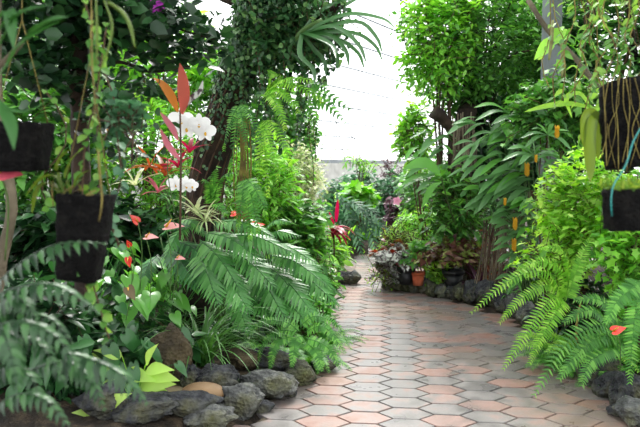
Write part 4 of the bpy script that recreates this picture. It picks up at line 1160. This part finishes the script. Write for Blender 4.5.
# ---------------------------------------------------------------- right side: ficus tree and backdrop
tree('big glossy-leaved tree whose crown fills the top right of centre', (404, -30, 565, 122), 7.7, .8, 'mid', 10500, .085, (1.85, 8.1), tpl=OV, stem='bark', stems=14, twig=.4, hang=.1)
shrub('tree', 'lit green crown edge reaching over the white roof at right of centre', 'tree', (398, -30, 480, 100), 7.3, .4, 'fresh', 2600, .085, OV, foot=(1.5, 7.5), rstem=.02)
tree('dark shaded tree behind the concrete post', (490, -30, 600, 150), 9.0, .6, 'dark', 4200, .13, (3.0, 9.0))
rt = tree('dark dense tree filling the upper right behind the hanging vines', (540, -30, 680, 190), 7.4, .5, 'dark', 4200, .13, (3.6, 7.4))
shrub('shrub', 'lime green bush below the crown edge beside the roof', 'shrub', (396, 98, 432, 175), 8.2, .3, 'fresh', 900, .10, OV, foot=(1.4, 8.2))
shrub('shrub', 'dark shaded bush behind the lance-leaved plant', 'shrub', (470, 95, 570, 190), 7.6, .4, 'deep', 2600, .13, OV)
shrub('shrub', 'mid green bush between the crown and the yellow-spiked plant', 'shrub', (505, 72, 610, 150), 5.9, .25, 'mid', 1300, .09, STAR)
F = MB()  # mostly unseen foliage added overhead to keep light off the right foreground
nt = 330
org = np.stack([rng.uniform(1.6, 4.4, nt), rng.uniform(1.2, 6.2, nt), rng.uniform(3.0, 3.6, nt)], 1)
td = nrm(rng.normal(size=(nt, 3)) * [1, 1, .3])
o3 = org[:, None] + td[:, None] * (kk0 := np.linspace(-.25, .25, 8))[None, :, None]
sd = nrm(np.cross(td, [0, 0, 1.0]))
dr = sd[:, None] * np.where(np.arange(8) % 2 == 0, 1, -1)[None, :, None] + td[:, None] * .6 + rng.normal(size=(nt, 8, 3)) * .35
place(F, OV, o3.reshape(-1, 3), dr.reshape(-1, 3), rng.normal(size=(nt * 8, 3)) * .5 + [0, 0, 1], .18 * rng.uniform(.7, 1.2, nt * 8))
F.build('foliage', M['dark'], rt)
for q in ([(3.6, 7.4, 2.6), (3.4, 5.5, 3.2), (3.0, 3.2, 3.4)], [(3.6, 7.4, 2.6), (3.0, 6.4, 3.1), (2.2, 5.0, 3.3)], [(3.4, 5.5, 3.2), (2.6, 4.0, 3.35), (2.0, 2.2, 3.3)]):  # limbs reaching forward to the added shading foliage
    m = MB(); tube(m, curve(q, 12), [.04, .02, .008], 6); m.build('branch', M['bark'], rt)
t = thing('ficus_trunk', 'dark mossy trunk stump with hanging roots below the big crown', 'tree', P(455, 240, 7.3))
m = MB(); tube(m, curve([P(458, 262, 7.3), P(456, 200, 7.3), P(458, 150, 7.3), P(466, 118, 7.4), P(472, 90, 8.1), P(480, 20, 8.4)], 24), [.09, .08, .12, .10, .08], 14, rough=.15); m.build('trunk', M['bark'], t)
m = MB(); tube(m, curve([P(458, 140, 7.3), P(446, 122, 7.25), P(434, 112, 7.2)], 10), [.09, .06, .08], 10, rough=.2); m.build('branch', M['bark'], t)
for i in range(20):
    x0 = 452 + rng.uniform(0, 22); m = MB()
    tube(m, curve([P(x0, 112 + rng.uniform(0, 20), 7.1), P(x0 + rng.uniform(-3, 3), 150, 7.1), P(x0 + rng.uniform(-3, 3), 172, 7.1)], 8), .006, 4); m.build('root', M['palebark'], t)
shrub('shrub', 'green bush hiding the foot of the ficus stump behind the big pot', 'shrub', (424, 168, 486, 246), 6.95, .2, 'mid', 1100, .10, BIG, foot=(1.75, 7.2), per=6)
# brown root mass at the base
t = thing('root_mass', 'tangle of brown hanging roots behind the big black pot', 'roots', P(492, 280, 6.6))
for i in range(46):
    x0 = 479 + rng.uniform(0, 28); m = MB()
    tube(m, curve([P(x0 + 4, 215 + rng.uniform(0, 15), 6.9), P(x0 + rng.uniform(-3, 3), 250, 6.75), P(x0 + rng.uniform(-10, 4), 292, 6.6)], 8), rng.uniform(.003, .007), 4); m.build('root', M['palebark' if i % 2 else 'wood'], t)

# lance-leaved yellow-spiked plant
def lanceplant(label, px, py, d, leaves, mat='heli', w=.085, spikes=()):
    g = P(px, py, d); g[2] = G(g[0], g[1])
    t = thing('lollipop_plant', label, 'plant', g)
    for bx, by, tx, ty in leaves:
        b = P(bx, by, d); e = P(tx, ty, d - .15 + rng.uniform(-.12, .12))
        ln = np.linalg.norm(e - b)
        mid_ = (b + e) / 2 + np.array([0, 0, .12 * ln])
        F = MB(); ribbon(F, curve([b, mid_, e], 12), ln * .17, up=(rng.uniform(-.5, .5), rng.uniform(-.9, -.3), .8), fold=.25, prof=[.04, .35, .75, .98, 1, .85, .55, .05])
        F.build('leaf', M[mat if rng.random() > .25 else 'fern'], t)
    bs = sorted(leaves, key=lambda q: q[1])
    for q in bs[::4]:
        S = MB(); tube(S, curve([g + rng.uniform(-.08, .08, 3) * [1, 1, 0], (g + P(q[0], q[1], d)) / 2 + [.03, 0, 0], P(q[0], q[1], d)], 8), [.009, .004], 5); S.build('stem', M['stem'], t)
    for sx, sy, sh in spikes:
        m = MB(); c = P(sx, sy, d - .25)
        n = 26
        for k in range(n):
            a = k * 2.4; z = sh / FPX * d * .7 * (k / n - .5)
            place(m, leaf_tpl('oval'), c + [0, 0, z], (math.cos(a) * .6, math.sin(a) * .6, .8), (math.cos(a), math.sin(a), 0), sh / FPX * d * .42)
        m.build('flower_spike', M['yellow'], t)
    return t
def fan(cx, cy, n, l0, l1, a0=-170, a1=80):
    out = []
    for i in range(n):
        a = R(a0 + (a1 - a0) * (i + .5) / n + rng.uniform(-12, 12)); l = rng.uniform(l0, l1)
        out.append((cx, cy, cx + l * math.cos(a), cy - l * .62 * math.sin(a) + .12 * l))
    return out
def spread(box, n, l0, l1):
    x0, y0, x1, y1 = box; out = []
    while len(out) < n:
        u = rng.uniform(-1, 1, 2)
        if u @ u > 1: continue
        bx = (x0 + x1) / 2 + u[0] * (x1 - x0) / 2; by = (y0 + y1) / 2 + u[1] * (y1 - y0) / 2
        a = R(rng.choice([rng.uniform(150, 215), rng.uniform(185, 250), rng.uniform(10, 60), rng.uniform(-70, -10)], p=[.42, .2, .25, .13]))
        l = rng.uniform(l0, l1)
        out.append((bx, by, bx + l * math.cos(a), by - l * .8 * math.sin(a) + .1 * l))
    return out
lanceplant('tall plant with long silvery-green lance leaves and yellow flower spikes', 532, 285, 6.2, spread((462, 108, 548, 215), 100, 24, 38) + spread((502, 195, 548, 290), 80, 16, 27), spikes=[(515, 226, 13), (514, 247, 13), (527, 172, 14), (505, 203, 8)])
t2 = lanceplant('broad-leaved plant left of the ficus stump with one big lit leaf', 470, 275, 7.3, spread((416, 128, 468, 190), 30, 20, 32) + [(438, 172, 404, 170), (438, 176, 400, 186), (432, 172, 398, 160)], 'heli')
for pts, w in (([(441, 176), (428, 164), (416, 164), (403, 170)], .11), ([(442, 182), (434, 186), (428, 194), (422, 208)], .06)):
    big_leaf(t2, [P(*q, 6.0) for q in pts], w, 'fern', prof=[.1, .5, .9, 1, 1, .8, .45, .05])
m = MB(); tube(m, curve([P(441, 177, 6.0), P(452, 215, 6.6), P(470, 262, 7.3)], 8), .008, 5); m.build('stem', M['stem'], t2)
t = lanceplant('lance-leaved plant with yellow spikes close to the lime bush', 560, 260, 5.5, fan(548, 135, 8, 20, 34, -60, 240) + fan(535, 155, 8, 20, 34, -60, 240) + fan(560, 160, 6, 20, 30, -60, 240), spikes=[(557, 134, 13), (536, 160, 8)])
# bright banana-like leaf over it
t = thing('banded_leaf_plant', 'yellow-green drooping leaf pointing left under the hanging vines', 'plant', P(590, 112, 4.6))
for pts, w in (([(592, 108), (570, 104), (548, 106), (524, 112)], .05), ([(592, 110), (580, 94), (566, 98), (572, 118)], .04), ([(590, 100), (600, 90), (612, 96), (618, 108)], .04), ([(594, 112), (604, 104), (612, 108), (610, 122)], .05), ([(584, 76), (574, 66), (566, 70)], .02)):
    F = MB(); ribbon(F, curve([P(*q, 4.6) for q in pts], 14), w, up=(0, -.8, .6), fold=.2); F.build('leaf', M['lime'], t)

# potted group at the bend
def potted(label, px, py, d, r, h, potmat, build, name='potted_plant'):
    g = P(px, py, d)
    t = thing(name, label, 'potted plant', g)
    pot(t, g, r, h, potmat)
    build(t, g + np.array([0, 0, h * .85]))
    return t
def fol(t, c, r, mat, n, size, tpl, part='foliage', per=6, hang=.3):
    nt = max(4, n // per)
    u = rand_dirs(nt); u[:, 2] = np.abs(u[:, 2]) * 1.1 - .25
    tips = c + u * np.array(r) * rng.uniform(.55, 1, (nt, 1))
    td = nrm(tips - c); F = MB(); k = np.linspace(-.6, .1, per); L = np.mean(r) * .8
    org = tips[:, None] + td[:, None] * (k * L)[None, :, None]
    sd = nrm(np.cross(td, [0, 0, 1.0]) + 1e-3)
    dr = sd[:, None] * np.where(np.arange(per) % 2 == 0, 1, -1)[None, :, None] + td[:, None] * .8 + rng.normal(size=(nt, per, 3)) * .4 - [0, 0, hang]
    place(F, tpl, org.reshape(-1, 3), dr.reshape(-1, 3), rng.normal(size=(nt * per, 3)) * .3 + [0, -.5, .8], size * rng.uniform(.7, 1.25, nt * per))
    F.build(part, M[mat], t)
    S = MB()
    for i in range(min(nt, 24)): tube(S, curve([np.array(c) - [0, 0, r[2] * .4], (c + tips[i]) / 2, tips[i]], 6), .003, 4, cap=False)
    S.build('stem', M['wood'], t)
zb = lambda q: q
potted('big black pot with an olive and brown patterned begonia', 453, 288, 6.95, .115, .20, 'plastic', lambda t, c: fol(t, c + [0, 0, .17], (.42, .3, .30), 'begonia', 620, .085, leaf_tpl('heart', w=.9)))
potted('small terracotta pot with a glossy green bush', 418, 285, 7.15, .075, .15, 'terra', lambda t, c: fol(t, c + [0, 0, .17], (.17, .15, .26), 'fern', 220, .09, BIG))
def b1(t, c):
    fol(t, c + [0, 0, .04], (.13, .12, .09), 'pink', 70, .05, RO, 'bloom', 5)
    fol(t, c + [-.12, .02, .12], (.2, .15, .12), 'silver', 60, .13, leaf_tpl('heart', w=.9), 'foliage', 5)
potted('black pot holding pink flowers and silver-white begonia leaves', 406, 284, 7.2, .10, .19, 'plastic', b1)
shrub('lime_fern', 'lime yellow ferny plant above the silver begonia at the bend', 'fern', (376, 226, 420, 254), 7.7, .2, 'lime', 900, .055, LA, foot=(1.0, 7.9))
shrub('begonia', 'begonia with rusty orange-brown leaves at the bend', 'plant', (376, 242, 414, 262), 7.45, .12, 'copper', 130, .09, leaf_tpl('heart', w=.8), foot=(.95, 7.6), per=4)
shrub('begonia', 'silver-white begonia spilling at the corner of the right bed', 'plant', (372, 254, 400, 280), 7.35, .12, 'silver', 70, .11, leaf_tpl('heart', w=.9), foot=(.92, 7.5), per=4)
shrub('trailing_plant', 'pale green wispy plant trailing over the corner of the right bed', 'plant', (368, 250, 392, 286), 7.3, .1, 'lime', 130, .05, LA, foot=(.9, 7.55), hang=.9)
shrub('shrub', 'olive green leafy plant left of the big black pot', 'shrub', (425, 252, 448, 284), 7.2, .12, 'lime', 120, .09, leaf_tpl('heart', w=.9), foot=(1.45, 7.3), per=5)
shrub('shrub', 'fresh green bush with pale tips above the potted plants', 'shrub', (385, 205, 470, 262), 8.4, .4, 'fresh', 1700, .10, LA)
shrub('shrub', 'reddish-leaved bush between the pots and the ficus roots', 'shrub', (462, 225, 505, 290), 7.3, .25, 'copper', 260, .11, LA, foot=(1.9, 7.3))
shrub('shrub', 'green bush behind the begonia pot', 'shrub', (430, 200, 520, 275), 7.8, .35, 'mid', 1800, .10, LA)
rosette('cordyline', 'brown-purple plant arching over the rocks right of the big pot', 'plant', 478, 300, 6.9, 12, .34, .05, 'purple')
grass('pale green narrow-leaved tuft on the rocks right of the roots', 508, 300, 6.35, 40, .32, .02, 'fern')
for px, py, lb in ((397, 201, 'pink blossom among leaves above the lime fern'),):
    m = MB()
    for k_ in range(5):
        a = k_ * 1.257; place(m, RO, P(px, py, 8), (math.cos(a), -.2, math.sin(a)), (0, -1, 0), .06)
    tag(m.build('pink_flower', M['pinkpetal'], loc=P(px, py, 8)), lb, 'flower')

# ---------------------------------------------------------------- right bank
shrub('shrub', 'large lime green scalloped-leaf bush under the hanging pots', 'shrub', (530, 148, 630, 265), 4.9, .3, 'lime', 2300, .065, STAR, per=7)
shrub('shrub', 'lime green leafy sprays leaning over the path from the bush', 'shrub', (515, 235, 590, 285), 4.8, .2, 'lime', 420, .065, STAR, per=7)
shrub('shrub', 'lime and green bush at the right edge behind the coir block', 'shrub', (600, 150, 680, 330), 4.3, .3, 'fresh', 1600, .075, STAR)
shrub('shrub', 'dark undergrowth beneath the right ferns', 'shrub', (540, 270, 680, 370), 4.75, .2, 'deep', 1500, .09, OV)
# ferns
def rfern(label, base, d, fronds, plen, mat, np_=34, tpl=PIN):
    g = P(*base, d); t = thing('sword_fern', label, 'fern', g)
    for pts, dz in fronds:
        q = [g] + [P(*u, d - dz * (i + 1) / len(pts)) for i, u in enumerate(pts)]
        pathfrond(t, q, np_, plen, mat, tpl, flip=.8)
    return t
rfern('bright sword fern with long fronds reaching left over the border rocks', (566, 300), 4.5, [([(545, 272), (510, 280), (472, 312)], .1), ([(548, 285), (520, 300), (500, 322)], .05), ([(550, 300), (525, 335), (504, 368)], .3), ([(558, 310), (540, 340), (530, 362)], .3), ([(560, 270), (535, 262), (505, 285)], 0), ([(580, 268), (600, 262), (625, 280)], 0), ([(568, 268), (560, 250), (540, 248)], 0), ([(575, 275), (585, 250), (592, 235)], 0)], .075, 'fernlime')
rfern('large foreground fern sweeping down onto the pavers at right', (622, 345), 3.9, [([(600, 325), (565, 345), (535, 394)], .35), ([(606, 335), (580, 350), (560, 378)], .3), ([(600, 340), (575, 362), (562, 372)], .2), ([(606, 320), (588, 310), (565, 322)], .1), ([(610, 350), (590, 362), (582, 385)], .3), ([(625, 330), (640, 320), (660, 340)], 0), ([(616, 322), (600, 300), (575, 300)], 0)], .085, 'fern')
rfern('fern with one grey-green frond hanging down at the right edge', (640, 280), 3.6, [([(636, 310), (632, 345), (630, 382)], .1), ([(650, 320), (655, 360)], .1), ([(630, 290), (618, 300), (606, 322)], .05)], .075, 'fern')
fern('tall fern rising through the lime bush', 565, 285, 4.75, 14, .50, 'fernlime', 1.3, -.4, .06, 28)
fern('soft green fern left of the tan stick', 560, 315, 4.5, 15, .40, 'fern', 1.1, -.6, .055, 28)
fern('leafy fern right of the tan stick under the coir block', 612, 300, 4.25, 16, .48, 'fern', 1.2, -.5, .06, 28)
fern('low fern by the lower right rocks', 598, 378, 4.3, 14, .32, 'fern', .9, -.9, .05, 24)
fern('fern behind the large foreground fern', 598, 345, 4.5, 18, .46, 'fern', 1.1, -.6, .06, 28)
fern('shadowed fern beneath the bright sword fern', 560, 340, 4.95, 13, .38, 'ferndark', 1.0, -.7, .06, 26)
fern('upright fern in front of the lime bush', 590, 300, 4.4, 12, .55, 'fernlime', 1.3, -.3, .075, 30)
fern('fern at the right edge under the coir block', 640, 330, 4.2, 12, .50, 'fern', 1.2, -.4, .07, 28)
spathe('single red anthurium flower at the right edge among ferns', 613, 331, 3.5, .075, 'spathe_red', (620, 370), (.9, -.2, .35), (-.2, -.8, .7))
m = MB(); tube(m, curve([P(577, 345, 4.3), P(577, 320, 4.3), P(582, 298, 4.35)], 8), [.010, .006], 6)
tag(m.build('bamboo_stake', M['root'], loc=P(577, 345, 4.3)), 'short tan stick upright among the right ferns', 'stick')
m = MB(); place(m, OV, P(535, 357, 4.9), (1, .1, -.1), (0, 0, 1), .07)
q = P(533, 356, gd(356)); m = MB(); place(m, leaf_tpl('oval', droop=-.1), q + [0, 0, .012], (1, .15, 0), (0, 0, 1), .10)
tag(m.build('fallen_leaf', M['orange'], loc=q), 'orange fallen leaf on the pavers under the bright fern', 'leaf')
q = P(447, 287.5, 6.75); m = MB(); place(m, leaf_tpl('oval', droop=-.1), P(466, 285, 6.7), (1, .15, -.1), (0, -.3, 1), .2)
tag(m.build('fallen_leaf', M['silver'], loc=P(466, 285, 6.7)), 'dry pale leaf lying on the rocks right of the big pot', 'leaf')

# hanging things on the right
t = thing('hanging_log', 'dark hanging log basket wrapped in yellow roots at upper right', 'hanging planter', P(625, 86, 2.5))
m = MB(); n = 18
pts = curve([P(626, 84, 2.5), P(628, 120, 2.5), P(632, 166, 2.5)], n); tube(m, pts + rng.normal(size=(n, 3)) * .001, [.098, .1, .095], 26, rough=.03); m.build('log', M['coir'], t)
for i in range(11):
    x0 = 602 + 4.4 * i; m = MB(); zz = 2.5 - .1 * math.sqrt(max(.05, 1 - ((x0 - 628) / 26) ** 2)) - .006
    tube(m, curve([P(x0 + rng.uniform(-3, 3), 78, zz), P(x0 + rng.uniform(-5, 5), 105, zz), P(x0 + rng.uniform(-10, 10), 130, zz), P(x0 + rng.uniform(-5, 5), 165 + rng.uniform(-10, 10), zz)], 12), rng.uniform(.001, .0022), 5); m.build('root', M['root'], t)
for x0 in (606, 648):
    m = MB(); tube(m, [P(x0, 88, 2.5), P(628, -10, 2.5), P(628, -60, 2.5)], .0015, 4); m.build('wire', M['wood'], t)
t = coir_pot('black coir block with moss on top hanging at the right edge', [(606, 190), (690, 186), (690, 228), (608, 230)], 1.9, 'coir_block', .12)
F = MB(); N_ = 900
org = np.stack([rng.uniform(P(607, 190, 1.9)[0], P(685, 190, 1.9)[0], N_), rng.uniform(1.84, 1.96, N_), np.full(N_, P(607, 190, 1.9)[2]) + rng.uniform(-.003, .012, N_)], 1)
place(F, LA, org, rng.normal(size=(N_, 3)) * .5 + [0, 0, .8], rng.normal(size=(N_, 3)), rng.uniform(.012, .035, N_)); F.build('moss', M['moss'], t)
F = MB(); tube(F, curve([P(612, 216, 1.83), P(611, 200, 1.82), P(614, 184, 1.84), P(626, 165, 1.86), P(634, 140, 1.88), P(652, 108, 1.9), P(680, 40, 1.92), P(700, -40, 1.92)], 30), .0022, 6); F.build('cord', M['teal'], t)
t = thing('strap_leaf_orchid', 'hanging plant with folded olive-green drooping leaves left of the log', 'plant', P(600, 118, 2.6))
for pts, w in (([(604, 122), (594, 116), (589, 135), (590, 182)], .05), ([(602, 124), (592, 112), (584, 118), (583, 146)], .03), ([(604, 120), (600, 116), (597, 135), (598, 160)], .03)):
    F = MB(); ribbon(F, curve([P(*q, 2.55) for q in pts], 16), w, up=(0, -1, .2), fold=.35, prof=[.4, .8, 1, 1, 1, .9, .7, .1]); F.build('leaf', M['pod'], t)
rv = [(560, -10, 3.2, .55, 20), (572, -10, 3.0, .5, 22), (584, -10, 2.9, .45, 24), (596, -10, 2.8, .42, 26), (606, -10, 2.7, .4, 26), (616, -10, 2.6, .38, 20), (628, -10, 2.6, .36, 22), (638, -10, 2.6, .36, 20), (548, -10, 3.4, .5, 10), (590, -10, 3.3, .75, 30), (612, -10, 3.2, .6, 24), (578, -10, 3.5, .6, 20), (602, -10, 3.4, .7, 26), (625, -10, 3.3, .5, 22)]
for px, py, d, L_, n in rv:
    hang_vine('leafy vine strand dangling from above the log basket at upper right', px, py, d, L_, n, .045, 'vine', OV, 'vine strands above the log basket', .04, stem='root')
shrub('hanging_vine', 'mass of bright trailing leaves above the log basket', 'vine', (560, -30, 680, 60), 3.4, .25, 'vine', 520, .07, OV, foot=tuple(P(620, -50, 3.5)), stems=3, rstem=.006, hang=.6, per=6)
shrub('hanging_vine', 'trailing leaves left of the log basket over the dark background', 'vine', (556, 30, 620, 110), 3.7, .2, 'vine', 230, .075, OV, foot=tuple(P(600, -40, 3.8)), stems=2, rstem=.005, hang=.5, per=6)
leafy('pothos', 'round bright leaves hanging beside the concrete post', 'plant', 575, 45, 3.8, 7, .11, 'fresh', HEA, stalk=.12, elev=(-.5, 1), ground=False, face=(0, -1, 0))
for pts, lb in (([(553, 20), (551, 45), (549, 60)], 'tan hanging root in front of the concrete post'), ([(561, 40), (563, 60), (562, 78)], 'tan hanging root right of the concrete post')):
    m = MB(); tube(m, curve([P(*q, 3.6) for q in pts], 10), [.006, .012, .006], 6, rough=.1); tag(m.build('aerial_root', M['rope'], loc=P(*pts[0], 3.6)), lb, 'root')
m = MB(); tube(m, curve([P(528, 0, 5.5), P(548, 30, 5.4), P(575, 58, 5.3), P(600, 90, 5.2)], 14), .022, 8, rough=.1)
tag(m.build('slanting_branch', M['palebark'], loc=P(528, 0, 5.5)), 'grey-green branch slanting down across the concrete post', 'branch')
